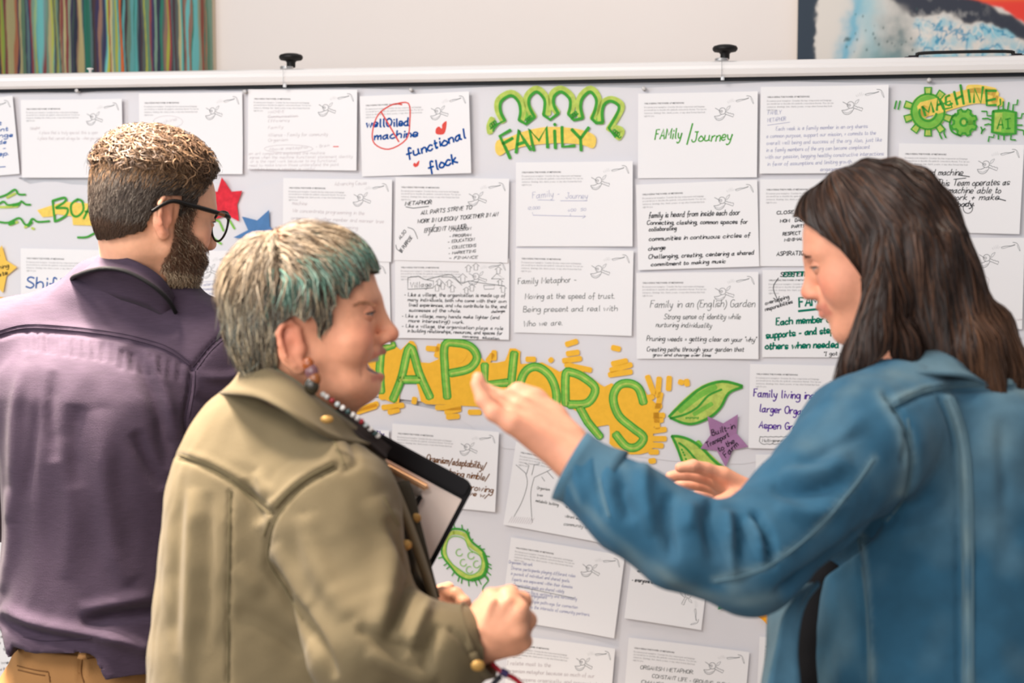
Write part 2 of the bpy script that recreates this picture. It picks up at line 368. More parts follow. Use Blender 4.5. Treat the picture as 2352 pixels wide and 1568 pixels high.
# -- MACHINE (crop 1950,160 scale 5.851)
T = off(1950, 160, 5.851); D = Draw()
def ringp(cx, cy, rx, ry, n=28, a0=0, a1=2 * math.pi): return [(cx + rx * math.cos(a0 + (a1 - a0) * i / n), cy + ry * math.sin(a0 + (a1 - a0) * i / n)) for i in range(n + 1)]
D.s(tp(ringp(1060, 565, 165, 175)), 25, 1, Z, 0); D.s(tp(ringp(1060, 565, 165, 175)), 14, 2, Z + .0001, 0)
D.s(tp(ringp(1060, 565, 222, 235)), 4, 0, Z + .0003, 0); D.s(tp(ringp(1060, 565, 115, 125, 20, .2, 3.4)), 5, 0, Z + .0003, 0)
for k in range(10):
    if k in (9,): continue
    a = math.radians(-90 + 36 * k); c, s_ = math.cos(a), math.sin(a)
    q = [(1060 + c * r - s_ * t, 565 + s_ * r + c * t) for r, t in ((235, -38), (325, -46), (325, 46), (235, 38))]
    D.f(tp(q), 1, Z, 1); D.s(tp(q), 3.6, 0, Z + .0003, 0)
D.s(tp([(1000, 600), (1030, 520)]), 22, 4, Z + .0002)
D.s(tp([(980, 540), (1250, 470), (1400, 420), (1700, 350), (1950, 370)]), 34, 4, Z + .0002); D.s(tp([(1600, 260), (1750, 260), (1950, 300)]), 18, 4, Z + .0002); D.s(tp([(1950, 400), (2040, 440)]), 20, 4, Z + .0002)
for l in ["985,495 1025,620", "985,500 1065,570 1100,440 1135,570", "1180,545 1190,380 1270,530", "1185,480 1250,450", "1350,345 1300,370 1300,470 1340,480 1385,455", "1410,295 1455,470", "1495,205 1540,465", "1430,400 1520,350",
          "1602,272 1626,440", "1676,442 1684,255 1768,450 1798,232", "1840,270 1850,480 1975,475", "1840,285 1975,285", "1845,420 1965,395"]:
    D.s(tp([tuple(map(int, q.split(','))) for q in l.split()]), 5.2, 0, Z + .0005, 0)
D.s(tp(ringp(1545, 710, 95, 105)), 21, 2, Z, 0); D.s(tp(ringp(1540, 705, 45, 50)), 5, 0, Z + .0003, 0); D.f(tp(ringp(1540, 705, 40, 45)[:-1]), 1, Z + .0001, 1)
g2 = []
for k in range(16):
    a = 2 * math.pi * k / 16; r = 175 if k % 2 else 135; g2 += [(1545 + r * math.cos(a - .12), 710 + (r + 10) * math.sin(a - .12)), (1545 + r * math.cos(a + .16), 710 + (r + 10) * math.sin(a + .16))]
D.s(tp(g2 + g2[:1]), 4.5, 0, Z + .0003, 0); D.s(tp([(1430, 590), (1355, 700), (1380, 830), (1500, 890)]), 4, 0, Z + .0003)
D.f(tp([(1935, 560), (2240, 570), (2230, 850), (1920, 850)]), 2, Z, 1); D.f(tp([(1960, 580), (2060, 580), (2040, 830), (1950, 830)]), 1, Z + .0001, 1)
D.s(tp([(1935, 560), (2090, 545), (2240, 575), (2235, 860), (2080, 870), (1920, 840), (1935, 560)]), 6, 0, Z + .0003, 0)
for l in ["1990,795 2040,640 2070,790", "2005,740 2065,740", "2130,665 2135,790", "2100,670 2165,655", "2110,795 2165,790", "2005,540 2005,490 2035,470 2030,395", "2070,540 2070,430", "2130,540 2145,440", "2200,550 2205,470 2255,470 2265,405",
          "1925,620 1855,620 1850,560 1780,560", "1925,685 1860,655 1790,660", "1925,745 1870,730 1820,745", "2245,650 2310,650 2325,590 2352,595", "2245,745 2325,745", "2245,800 2340,815 2350,880", "1945,875 1940,910 1880,900 1870,965",
          "2005,880 2005,935", "2080,880 2080,945", "2175,875 2170,940 2235,945", "635,420 610,525", "685,420 660,535", "1215,865 1245,930", "1285,790 1275,860 1300,915", "1770,770 1790,820 1775,860", "1825,790 1780,830"]:
    D.s(tp([tuple(map(int, q.split(','))) for q in l.split()]), 3.4, 0, Z + .0005, 0)
D.build('machine_drawing', DM, B1)
# -- the big title (crop 800,760 scale 2.8)
T = off(800, 760, 2.8); D = Draw(); Z = .006
random.seed(5)
D.f(tp([(120, 200), (200, 160), (230, 110), (290, 80), (340, 120), (400, 60), (440, 90), (470, 200), (580, 180), (600, 70), (700, 50), (800, 80), (850, 160), (900, 200), (1010, 190), (1040, 110), (1110, 130), (1110, 210), (1250, 200), (1360, 260),
         (1400, 235), (1500, 250), (1620, 340), (1680, 360), (1760, 320), (1870, 330), (1930, 420), (2000, 500), (1960, 640), (1960, 750), (1880, 790), (1760, 780), (1680, 720), (1680, 600), (1560, 620), (1480, 520), (1380, 480), (1200, 480),
         (1010, 490), (760, 480), (600, 470), (540, 470), (470, 450), (440, 330), (340, 340), (330, 460), (240, 440), (200, 430), (180, 300)]), 3, Z, 2)
for l in ["60,520 180,480", "70,500 190,465", "225,490 355,475", "265,520 325,505", "570,490 720,490", "630,520 720,500", "640,550 710,545", "780,520 850,520", "510,110 580,115", "590,90 570,160", "1405,85 1470,65", "1410,145 1480,135", "1385,190 1495,175", "1400,215 1560,250",
          "1700,105 1745,115", "1700,210 1790,190", "1690,250 1820,215", "1680,280 1820,260", "1925,290 1965,400", "2000,300 1990,420", "2065,295 2060,375", "2130,325 2150,330", "2175,315 2180,345", "900,190 930,150", "940,130 940,180", "1150,180 1200,180", "1300,180 1310,190",
          "1960,480 2010,480", "1960,540 2030,540", "1960,570 2020,570", "1960,640 2040,630", "1950,690 2040,690", "1950,730 2020,735", "1940,775 1990,775", "1940,835 1970,830", "1900,430 1960,420", "1640,380 1700,350", "1640,560 1700,600", "430,430 425,460", "2010,400 1990,500", "1980,520 1990,620"]:
    D.s(tp([tuple(map(int, q.split(','))) for q in l.split()]), 13, 3, Z + .0001, 0)
BL = ["135,108 235,105 295,85", "215,115 205,250 215,390", "290,440 345,300 400,100 460,270 530,425", "330,310 460,310", "640,425 625,250 625,90 700,75 790,100 830,170 780,240 660,270", "880,215 885,340 1025,330", "1070,140 1050,330 1035,470", "890,420 900,350",
      "1130,520 1105,440 1110,330 1150,250 1220,230 1300,290 1340,400 1320,500 1200,560", "1400,470 1400,280 1440,265 1520,300 1590,370 1540,460 1420,470", "1490,490 1540,580 1620,680", "1900,460 1870,370 1810,335 1740,350 1705,430 1740,540 1830,620 1900,680 1860,740 1790,740 1720,660"]
for l in BL:
    pts = smooth_poly([tuple(map(int, q.split(','))) for q in l.split()], 5) if len(l.split()) > 4 else [tuple(map(int, q.split(','))) for q in l.split()]
    w = 14 if l.startswith("1110") else 15
    D.s(tp(pts), w + 5.5, 0, Z + .0003, 0); D.s(tp(pts), w - .5, 2, Z + .0006, 0); D.s([(a + 1.5, b + 1) for a, b in tp(pts)], 4, 1, Z + .0008, 0)
D.s(tp([(690, 120), (760, 150), (720, 200), (690, 190)]), 5, 3, Z + .0009)
D.build('title_lettering', DM, B2)
# -- leaves (crop 1480,820 scale 4.9)
T = off(1480, 820, 4.9); D = Draw(); Z = .006
lf = [(270, 660), (450, 470), (650, 320), (880, 260), (1100, 320), (950, 400), (860, 560), (740, 680), (560, 745), (430, 725), (300, 680)]
D.f(tp([(p[0], p[1] - 6) for p in lf]), 1, Z, 3); D.s(tp([(400, 600), (600, 440), (800, 330)]), 14, 2, Z + .0001); D.s(tp([(560, 640), (760, 520)]), 10, 2, Z + .0001)
D.s(tp([(280, 665), (450, 500), (650, 340), (880, 270), (1100, 320)]), 6.5, 0, Z + .0004); D.s(tp([(300, 680), (430, 735), (560, 745), (740, 670), (860, 560), (950, 400), (1100, 335)]), 6, 0, Z + .0004)
D.s(tp([(290, 685), (460, 640), (600, 560), (720, 430), (870, 360)]), 5, 0, Z + .0004)
for k in range(7): D.s(tp([(470 + k * 22, 690 - (k % 2) * 6), (474 + k * 22, 672)]), 3, 0, Z + .0005, 0)
lf2 = [(310, 885), (460, 900), (620, 980), (740, 1080), (900, 1230), (1100, 1370), (900, 1330), (600, 1260), (440, 1180), (370, 1050)]
D.f(tp(lf2), 1, Z, 3)
D.s(tp([(310, 885), (400, 890), (520, 930), (650, 1020), (820, 1190), (1100, 1365)]), 6.5, 0, Z + .0004); D.s(tp([(310, 885), (360, 980), (425, 1160)]), 6, 0, Z + .0004)
D.s(tp([(390, 960), (480, 1030), (600, 1170)]), 5, 0, Z + .0004); D.s(tp([(600, 950), (640, 1010)]), 12, 2, Z + .0001)
for a, b in ((420, 1030), (435, 1060), (450, 1090), (465, 1135)): D.s(tp([(a, b), (a + 8, b + 14)]), 4, 0, Z + .0005, 0)
D.build('leaf_drawing', DM, B2)
# -- BOAT heading and waves (crop 0,420 scale 5.6)
T = off(0, 420, 5.6); D = Draw(); Z = .006
D.f(tp([(490, 350), (560, 440), (700, 430), (740, 400), (940, 430), (950, 540), (1500, 560), (1700, 300), (1100, 260), (840, 240), (640, 300)]), 4, Z, 1)
for l in ["690,230 720,500", "690,230 840,190 850,240 730,320", "740,325 880,330 860,420 740,490", "1010,210 930,280 940,400 1010,430 1085,350 1070,240 1010,210", "1280,180 1180,280 1090,460", "1290,190 1300,330 1330,450", "1110,370 1310,360", "1400,200 1640,200", "1520,200 1500,450"]:
    p = [tuple(map(int, q.split(','))) for q in l.split()]; D.s(tp(p), 6, 0, Z + .0004, 4 if len(p) > 3 else 0)
for l, w in (("0,185 100,150 205,85 250,145 340,150", 5), ("0,270 60,240 120,285 260,260 290,235 340,275 405,280", 5), ("0,500 120,510 260,450 330,530 380,530 430,460 500,500 650,490", 5), ("1010,700 1130,695 1250,640 1500,600", 5), ("1300,720 1500,700", 4)):
    D.s(tp([tuple(map(int, q.split(','))) for q in l.split()]), w, 0, Z + .0004)
for l in ("100,190 210,135", "0,310 120,310 240,300", "140,540 240,500", "330,570 400,530", "420,580 450,590"): D.s(tp([tuple(map(int, q.split(','))) for q in l.split()]), 6, 1, Z, 0)
for l in ("180,285 260,275", "130,530 200,510", "370,550 420,500"): D.s(tp([tuple(map(int, q.split(','))) for q in l.split()]), 8, 0, Z + .0002, 0)
# wave marks seen through the glasses, right of the red star
for l in ("480,500 505,508 515,530", "525,500 540,525", "490,545 510,560", "470,480 500,500"): D.s([tuple(map(int, q.split(','))) for q in l.split()], 5, 2, Z, 0)
D.build('boat_drawing', DM, B2)
# -- cell drawing (crop 980,1200 scale 4.262)
T = off(980, 1200, 4.262); D = Draw(); Z = .002
cell = [(250, 60), (380, 80), (440, 180), (560, 290), (590, 420), (560, 510), (440, 560), (320, 520), (230, 420), (150, 300), (170, 130)]
inner = [(280, 130), (375, 165), (420, 260), (520, 320), (540, 400), (500, 480), (420, 510), (330, 460), (240, 390), (190, 290), (210, 170)]
D.s(tp([((a + c) / 2, (b + d) / 2) for (a, b), (c, d) in zip(cell, inner)]), 10, 1, Z, 4, True)
D.s(tp(cell), 5, 0, Z + .0003, 4, True); D.s(tp(inner), 2.2, 2, Z + .0003, 4, True); D.s(tp([(560, 300), (590, 420), (550, 520), (440, 560)]), 8, 0, Z + .0004)
for k in range(26):
    a = 2 * math.pi * k / 26; i = k / 26 * 11; p = smooth_poly(cell, 4, True)[int(i * 4)]; q = (p[0] + (p[0] - 380) * .22, p[1] + (p[1] - 320) * .22 + 8); D.s(tp([p, q]), 2.6, 0, Z + .0004, 0)
for cx, cy in ((360, 390), (490, 405), (420, 460), (320, 290), (435, 320)): D.s(tp(ringp(cx, cy, 32, 34, 12, .3, 5.2)), 1.8, 2, Z + .0003, 0)
D.s(tp([(575, 510), (605, 560), (550, 640), (580, 720), (620, 800)]), 2.5, 0, Z + .0004)
D.build('cell_drawing', DM, B3)
# ------------------------------------------------------------ printed worksheets pinned over the roll paper
paper_w = mat('sheet_paper', RGB(247, 245, 246), 0.75, bump=(60, 0.05))
print_m = mat('print_grey', RGB(92, 92, 96), 0.8); print_lt = mat('print_light', RGB(150, 150, 152), 0.8)
CURLS = [(.0075, .003, .001), (.004, .006, .002), (.011, .002, .0)]
def curlf(k, w, h):
    r, b, l = CURLS[k]
    return lambda x, y: (r * (np.clip(x / w + .05, 0, 1) / .55) ** 2.2 * (1 + .35 * y / h) + b * (np.clip(-y / h + .0, 0, 1) / .5) ** 2 * .8 + l * (np.clip(-x / w - .1, 0, 1) / .4) ** 2)
_txt = {}
def text_mesh(s, bold=0.0):
    c = bpy.data.curves.new('t', 'FONT'); c.body = s; c.size = 1; c.resolution_u = 1; c.offset = bold
    ob = bpy.data.objects.new('t', c); COL.objects.link(ob); bpy.context.view_layer.update()
    me = bpy.data.meshes.new_from_object(ob.evaluated_get(bpy.context.evaluated_depsgraph_get()))
    V = np.array([v.co[:] for v in me.vertices]); Fc = [tuple(p.vertices) for p in me.polygons]
    COL.objects.unlink(ob); bpy.data.objects.remove(ob); bpy.data.meshes.remove(me); return V, Fc
HEAD = [("UNLOCKING THE POWER OF METAPHORS", 158, 505, 219, 14), ("Document your metaphor. Consider the key components and language", 156, 684, 252, 15), ("you would use to describe the symbolic connections therein. You can use", 156, 700, 276, 15),
        ("sentences, drawings, lists, charts, poems, or any other format that feels", 156, 688, 302, 15), ("right for you.", 156, 245, 328, 15)]
W0, H0 = 0.297, 0.2115
def nx(X): return (((X / 3.787 + 1440) - 1467) / 274 - .5) * W0
def ny(Y): return (.5 - ((Y / 3.787 + 180) - 213) / 195) * H0
def make_print(k):
    cf = curlf(k, W0, H0); VV = []; FF = []; fm = []
    for i, (s, xa, xb, yb, hh) in enumerate(HEAD):
        V, Fc = text_mesh(s, 0.018 if i == 0 else 0.0)
        w = V[:, 0].max() - V[:, 0].min(); X = nx(xa) + (V[:, 0] - V[:, 0].min()) / w * (nx(xb) - nx(xa)); Y = ny(yb) + V[:, 1] / .73 * (hh / 3.787 / 195 * H0)
        b = len(VV); VV += list(zip(X, Y, cf(X, Y) + .0004)); FF += [tuple(b + q for q in f) for f in Fc]; fm += [0 if i == 0 else 1] * len(Fc)
    me = bpy.data.meshes.new('printed_text'); me.from_pydata(VV, [], FF); me.materials.append(print_m); me.materials.append(print_lt)
    me.polygons.foreach_set('material_index', fm); me.update()
    M_ = Marks(); q = .0010
    def s(l, w=q, mi=0, sm=4): M_.stroke([(nx(a), ny(b)) for a, b in (smooth_poly(l, sm) if sm else l)], w, mi, .0004)
    s([(775, 262), (800, 276), (818, 290)], .0010); s(ringp(838, 288, 28, 28, 16), mi=0, sm=0); s(ringp(828, 290, 9, 9, 8), sm=0)
    s([(868, 296), (885, 302), (895, 310), (905, 306), (915, 316), (926, 312), (936, 320)], sm=0); s([(858, 312), (930, 341), (936, 320)], sm=0)
    s([(768, 332), (785, 360), (815, 368), (845, 352), (865, 318)]); s([(768, 332), (800, 330), (830, 316)]); s([(780, 345), (815, 355), (850, 335)], mi=1)
    s([(872, 285), (878, 260), (905, 243), (895, 268), (876, 285)], mi=1)
    for a, b, c, d in ((890, 222, 880, 205), (900, 218, 895, 195), (912, 214, 910, 186), (922, 212, 926, 184), (932, 212, 942, 195)): s([(a, b), (c, d)], .0004, 1, 0)
    s([(953, 202), (990, 192), (1030, 190), (1065, 178)]); s([(953, 202), (965, 212), (1000, 202), (1062, 184)], mi=1); s([(1045, 162), (1068, 164), (1086, 176)]); s([(1086, 176), (1098, 200), (1106, 232), (1094, 215), (1080, 182)], mi=1)
    ob = M_.build('bird_drawing', [mat('print_line', RGB(70, 76, 82), .8), mat('print_shade', RGB(160, 162, 164), .8)], None, cf)
    me2 = ob.data; bpy.data.objects.remove(ob); return me, me2
PRINT = [make_print(k) for k in range(3)]
def sheet_mesh(k, w, h, side=0):
    cf = curlf(k, w, h); n, m = 16, 10; V = []; Fc = []
    for j in range(m + 1):
        for i in range(n + 1):
            x = (i / n - .5) * w; y = (j / m - .5) * h; V.append((x, y, float(cf(x, y))))
    for j in range(m):
        for i in range(n): a = j * (n + 1) + i; Fc.append((a, a + 1, a + n + 2, a + n + 1))
    return V, Fc
INK = {'blue': ink('ink_blue', RGB(20, 92, 170), .95), 'black': ink('ink_black', RGB(34, 38, 44), .95), 'grey': ink('ink_grey_pen', RGB(92, 96, 96), .9), 'pencil': ink('ink_pencil', RGB(214, 206, 208), .9), 'pale': ink('ink_pale_blue', RGB(182, 184, 208), .92),
       'purple': ink('ink_purple', RGB(92, 48, 160), .95), 'teal': ink('ink_teal', RGB(8, 124, 100), .95), 'brown': ink('ink_brown', RGB(122, 74, 22), .95), 'green': ink('ink_green', RGB(84, 172, 66), .95), 'red': ink('ink_red', RGB(238, 92, 84), .9),
       'deep': ink('ink_deep_blue', RGB(4, 78, 156), 1)}
INKS = list(INK); INKM = [INK[k] for k in INKS]
def sheet(tl, tr, bl, br, k, lay, label, marks, rot=0, printed=True, extra=None, name='worksheet'):
    c = [Vector(bp(*q)) for q in (tl, tr, br, bl)]
    ctr = (c[0] + c[1] + c[2] + c[3]) / 4; e1 = ((c[1] - c[0]) + (c[2] - c[3])) / 2; e2 = ((c[0] - c[3]) + (c[1] - c[2])) / 2
    if rot: e1, e2 = -e2, e1                        # sheet hung sideways, its top to the right
    w, h = e1.length, e2.length; a = math.atan2(e1.y, e1.x)
    M = BM @ Matrix.Translation((ctr.x, ctr.y, .0048 + .0016 * lay)) @ Matrix.Rotation(a, 4, 'Z')
    V, Fc = sheet_mesh(k, w, h); o = mesh(name, V, Fc, paper_w, smooth=True, M=M); tag(o, label, 'paper sheet', 'worksheets pinned to the board')
    cf = curlf(k, w, h); ca, sa = math.cos(a), math.sin(a)
    if printed:
        for me in PRINT[k]:
            q = bpy.data.objects.new(me.name.split('.')[0], me); COL.objects.link(q); q.parent = o; q.scale = (w / W0, h / H0, 1)
    def loc(p):
        u, v = bp(*p); dx, dy = u - ctr.x, v - ctr.y; return (dx * ca + dy * sa, -dx * sa + dy * ca)
    if marks:
        D = Marks(); sd = int(abs(tl[0]) + 3 * abs(tl[1]))
        for mk in marks:
            if mk[0] == 'T':      # text x0 y0 x1 y1 cap-height pen colour
                _, s, x0, y0, x1, y1, ch, pen, col = mk[:9]; sl = mk[9] if len(mk) > 9 else .12
                sd += 1; st_, adv = hand(s, sl, .38, sd); A = Vector(loc((x0, y0))); B = Vector(loc((x1, y1))); d = (B - A); L_ = d.length; d.normalize(); nrm = Vector((-d.y, d.x))
                sx = L_ / adv; sy = ch * .86 / SCB / 9
                for q in st_: D.stroke([tuple(A + d * (p[0] * sx) + nrm * (p[1] * sy)) for p in q], pen * .8 / SCB, INKS.index(col), .0006)
            elif mk[0] == 'L':    # polyline
                _, pts, pen, col = mk[:4]; sm = mk[4] if len(mk) > 4 else 0
                if sm: pts = smooth_poly(pts, sm)
                D.stroke([loc(p) for p in pts], pen / SCB, INKS.index(col), .0007)
            elif mk[0] == 'F': D.fill([loc(p) for p in smooth_poly(mk[1], 3, True)[:-1]], INKS.index(mk[2]), .0007)
        D.build('handwriting', INKM, o, cf)
    return o
def T_(s, x0, y0, x1, y1, ch, pen, col, sl=.12): return ('T', s, x0, y0, x1, y1, ch, pen, col, sl)
def para(lines, x0, x1, y0, dy, ch, pen, col, slope=0.0):
    r = random.Random(len(lines) * 31 + int(x0)); out = []
    for i, s in enumerate(lines):
        f = min(1, len(s) / max(len(q) for q in lines)); xe = x0 + (x1 - x0) * f
        out.append(T_(s, x0 + r.uniform(-3, 3), y0 + dy * i, xe, y0 + dy * i + slope * (xe - x0), ch, pen, col))
    return out
sheet((-190, 240), (39, 222), (-180, 420), (46, 398), 0, 0, 'sheet with bold blue notes cut off by the left edge of the photo', [T_('about it', -70, 292, 10, 287, 10, 2.6, 'blue'), T_('movement', -70, 309, 26, 300, 11, 2.6, 'blue'), T_('the shange', -80, 322, 37, 314, 12, 2.6, 'blue'),
    T_('on this side', -80, 336, 21, 330, 11, 2.4, 'blue'), T_('of -', -20, 349, 20, 343, 11, 2, 'blue'), T_('to keep.', -50, 363, 26, 356, 12, 2.6, 'blue'), ('L', [(-40, 387), (17, 383)], 2, 'blue')])
sheet((57, 230), (288, 228), (48, 408), (285, 408), 0, 1, 'sheet with faint pencil lines, hanging above the man\'s hair at far left', [T_('Metaphor', 73, 299, 96, 296, 8, .8, 'pencil')] + para(['A place that is truly special: this is open', 'A place that can not always be - when you need'], 90, 238, 308, 13, 9, .8, 'pencil'))
sheet((325, 215), (562, 213), (320, 400), (558, 400), 1, 0, 'nearly blank sheet with a faint pencil oval, right above the man\'s head', [('L', ringp(388, 280, 34, 14, 14), .8, 'pencil'), T_('machine', 360, 290, 410, 276, 10, .8, 'pencil')])
sheet((578, 206), (828, 207), (566, 388), (818, 392), 0, 1, 'sheet filled with faint pencil notes, hanging under the left black knob', [T_('MACHINE', 618, 261, 656, 259, 7, .9, 'pencil'), T_('Communication', 618, 271, 686, 269, 7, .9, 'pencil'), ('L', [(616, 269), (688, 268)], .9, 'pencil'), T_('Efficiency', 618, 281, 668, 279, 7, .9, 'pencil'), T_('Family', 618, 297, 654, 294, 8, .9, 'pencil'),
    T_('Alliance - Family for community', 618, 314, 756, 312, 9, .9, 'pencil'), T_('Organism', 618, 326, 664, 324, 8, .9, 'pencil'), ('L', ringp(665, 342, 56, 9, 18), .9, 'pencil'), T_('Above metaphor', 620, 346, 712, 341, 8, .9, 'pencil'), T_('- Brain', 728, 340, 760, 336, 7, .9, 'pencil'), ('L', [(768, 337), (780, 337)], 2, 'red')]
    + para(['an art component explained the machine', 'agree when the machine functional statement identity', 'or is the real work because to my functional', 'need to make known those understand the point', 'loved to know a seminar is useful'], 575, 814, 356, 9, 8, .8, 'pencil', -.01))
sheet((838, 222), (1086, 211), (824, 405), (1080, 398), 2, 2, 'sheet reading well oiled machine crossed out in red, functional flock in blue', [T_('wellOiled', 844, 293, 944, 289, 21, 5, 'deep', .05), T_('machine', 862, 321, 965, 314, 20, 4.6, 'deep'), T_('functional', 937, 364, 1077, 316, 25, 5.4, 'deep'), T_('flock', 988, 396, 1058, 372, 26, 5.6, 'deep'),
    ('L', [(907, 240), (940, 238), (943, 280), (935, 320), (895, 343), (862, 330), (858, 300), (872, 262), (905, 240), (925, 241)], 3, 'red', 4), ('L', [(877, 257), (897, 290), (918, 326)], 3.4, 'red'),
    ('F', [(1018, 286), (1028, 279), (1026, 299), (1020, 309), (1004, 308), (1003, 297), (1010, 291), (1017, 296)], 'red'), ('F', [(960, 373), (965, 369), (963, 380), (956, 384), (951, 380), (953, 374), (958, 376)], 'red')])
sheet((655, 408), (908, 414), (648, 596), (897, 600), 0, 0, 'sheet with pale pencil writing, right behind the green-tipped hair', [T_('Advancing Cause', 770, 426, 845, 424, 10, 1, 'pencil')] + para(['machine', 'We concentrate programming in the', 'organism with other member and manner tree', 'is about this, and programming', 'needs is a team (sub - team)', 'with purpose', 'all of us'], 672, 885, 470, 17, 10, 1, 'pencil', .04))
sheet((912, 406), (1172, 412), (906, 598), (1168, 602), 0, 1, 'sheet headed Metaphor with a black list ending in Finance', [T_('METAPHOR:', 932, 472, 994, 468, 10, 1.9, 'black', .3), ('L', [(934, 475), (950, 478), (986, 474)], 1.5, 'black'), T_('ALL PARTS STRIVE TO', 968, 493, 1086, 480, 10, 1.9, 'black', .3),
    T_('WORK IN UNISON/ TOGETHER IN AN', 960, 513, 1146, 496, 10, 1.9, 'black', .3), T_('EFFICIENT MANNER:', 976, 534, 1074, 524, 11, 1.9, 'black', .3), ('L', [(985, 541), (1000, 515)], 1.4, 'black'), T_('- MISSION', 1034, 532, 1084, 527, 7, 1.5, 'black', .2), T_('- PROGRAM', 1034, 545, 1084, 542, 7, 1.5, 'black', .2), T_('- EDUCATION', 1030, 558, 1092, 552, 7.5, 1.5, 'black', .2),
    T_('- COLLECTIONS', 1032, 572, 1096, 566, 7.5, 1.5, 'black', .2), T_('- MARKETING', 1032, 584, 1095, 579, 7, 1.5, 'black', .2), T_('- FINANCE', 1033, 595, 1100, 593, 7, 1.5, 'black', .2), T_('ALSO', 921, 550, 936, 531, 8, 1.6, 'black'), T_('BE PURPOSE', 924, 580, 950, 545, 9, 1.6, 'black'), ('L', [(938, 522), (952, 528), (961, 548)], 1.2, 'black', 4), ('L', [(911, 562), (914, 572), (926, 580)], 1.2, 'black', 4)])
vil = []
for x, y, s in ((1077, 618, 1), (1094, 614, 1), (1146, 622, 1), (1010, 650, 1), (1018, 658, 1), (1033, 652, 1), (1064, 640, 1.2), (1005, 662, 1), (1040, 664, 1), (1085, 662, 1), (1150, 650, .9), (1157, 665, 1), (1072, 668, .9)):
    vil += [('L', [(x - 8 * s, y - 3), (x, y - 10 * s), (x + 8 * s, y - 3)], 1, 'grey'), ('L', [(x - 4 * s, y - 4), (x - 4 * s, y + 6 * s), (x + 4 * s, y + 6 * s), (x + 4 * s, y - 4)], 1, 'grey')]
vil += [('L', [(938, 638), (938, 664), (996, 661), (997, 645), (975, 641), (962, 634), (945, 636), (938, 638)], 1.4, 'grey'), T_('Village', 943, 660, 994, 658, 14, 1.3, 'grey'), ('L', [(980, 642), (1020, 632), (1040, 632), (1060, 650), (1080, 645), (1110, 650), (1160, 656)], 1.3, 'grey', 4), ('L', [(1015, 636), (1040, 637), (1062, 655)], 1, 'grey', 3),
    ('L', [(1130, 640), (1142, 628), (1160, 640), (1130, 640)], 1, 'grey'), ('L', [(1112, 655), (1138, 655), (1136, 663), (1114, 664), (1112, 655)], 1, 'grey')]
sheet((912, 595), (1174, 591), (906, 772), (1168, 782), 1, 0, 'sheet with small drawn houses and the word Village', vil + [T_('- Like a village, the organization is made up of', 930, 680, 1163, 682, 10, 1.5, 'black'), T_('many individuals, both who come with their own', 938, 691, 1165, 695, 9, 1.5, 'black'), T_('lived experiences, and who contribute to the, and', 940, 703, 1166, 707, 9, 1.5, 'black'),
    T_('successes of the whole.', 941, 715, 1060, 717, 9, 1.5, 'black'), T_('challenges', 1130, 718, 1162, 716, 7, 1.3, 'black'), T_('- Like a village, many hands make lighter (and', 925, 728, 1150, 732, 9, 1.5, 'black'), T_('more interesting!) work.', 940, 739, 1068, 743, 9, 1.5, 'black'), T_('- Like a village, the organization plays a role', 925, 751, 1158, 757, 9, 1.5, 'black'),
    T_('in building relationships, resources, and spaces for', 938, 762, 1156, 768, 9, 1.5, 'black'), T_('convening & education.', 1064, 774, 1150, 779, 7, 1.3, 'black')])
sheet((1187, 374), (1458, 370), (1185, 565), (1451, 566), 2, 1, 'sheet reading Family - Journey over a thin arrow timeline', [T_('Family -', 1224, 456, 1288, 450, 17, 1.3, 'pale'), T_('Journey', 1300, 456, 1352, 456, 15, 1.3, 'pale'), ('L', [(1236, 459), (1274, 460)], 1.1, 'pale'), ('L', [(1288, 461), (1350, 461)], 1.1, 'pale'), T_('12,000', 1213, 481, 1242, 480, 7, 1.1, 'pale'),
    T_('400  50', 1304, 486, 1348, 484, 7, 1.1, 'pale'), ('L', [(1224, 488), (1225, 494), (1346, 497), (1339, 492), (1346, 497), (1339, 501)], 1.2, 'pale'), ('L', [(1311, 491), (1311, 497)], 1, 'pale')])
sheet((1187, 571), (1457, 575), (1180, 762), (1451, 771), 0, 0, 'sheet reading Family Metaphor, moving at the speed of trust', [T_('Family Metaphor -', 1191, 652, 1326, 647, 16, 1.5, 'grey', .1), T_('Moving at the speed of trust.', 1207, 686, 1414, 685, 15, 1.5, 'grey', .1), T_('Being present and real with', 1203, 716, 1421, 713, 15, 1.5, 'grey', .1), T_('Who we are.', 1204, 749, 1294, 746, 15, 1.5, 'grey', .1)])
sheet((1467, 215), (1741, 211), (1465, 410), (1738, 407), 0, 0, 'sheet reading Family / Journey in thick green marker', [T_('FAMily', 1505, 320, 1568, 318, 26, 3.6, 'green', .2), ('L', [(1591, 284), (1578, 332)], 3.4, 'green'), T_('Journey', 1588, 326, 1684, 322, 26, 3.6, 'green', .2)])
sheet((1747, 200), (2040, 196), (1745, 399), (2036, 397), 0, 1, 'sheet of pale blue pen lines headed Family metaphor, left of the Machine drawing', [T_('FAMILY', 1764, 264, 1796, 262, 10, 1.2, 'pale'), T_('METAPHOR', 1763, 281, 1806, 277, 10, 1.2, 'pale'), ('L', [(1763, 288), (1814, 281)], 1.2, 'pale')] +
    para(['      Each week is a family member in an org shares', 'a common purpose, support our mission, + commits to the', 'overall well being and success of the org. Also, just like', 'in a family members of the org can become complacent', 'with our passion, begging healthy constructive interactions', 'in favor of assumptions and limiting growth', '                              engagement'], 1760, 2030, 301, 16, 10, 1.2, 'pale', -.03))
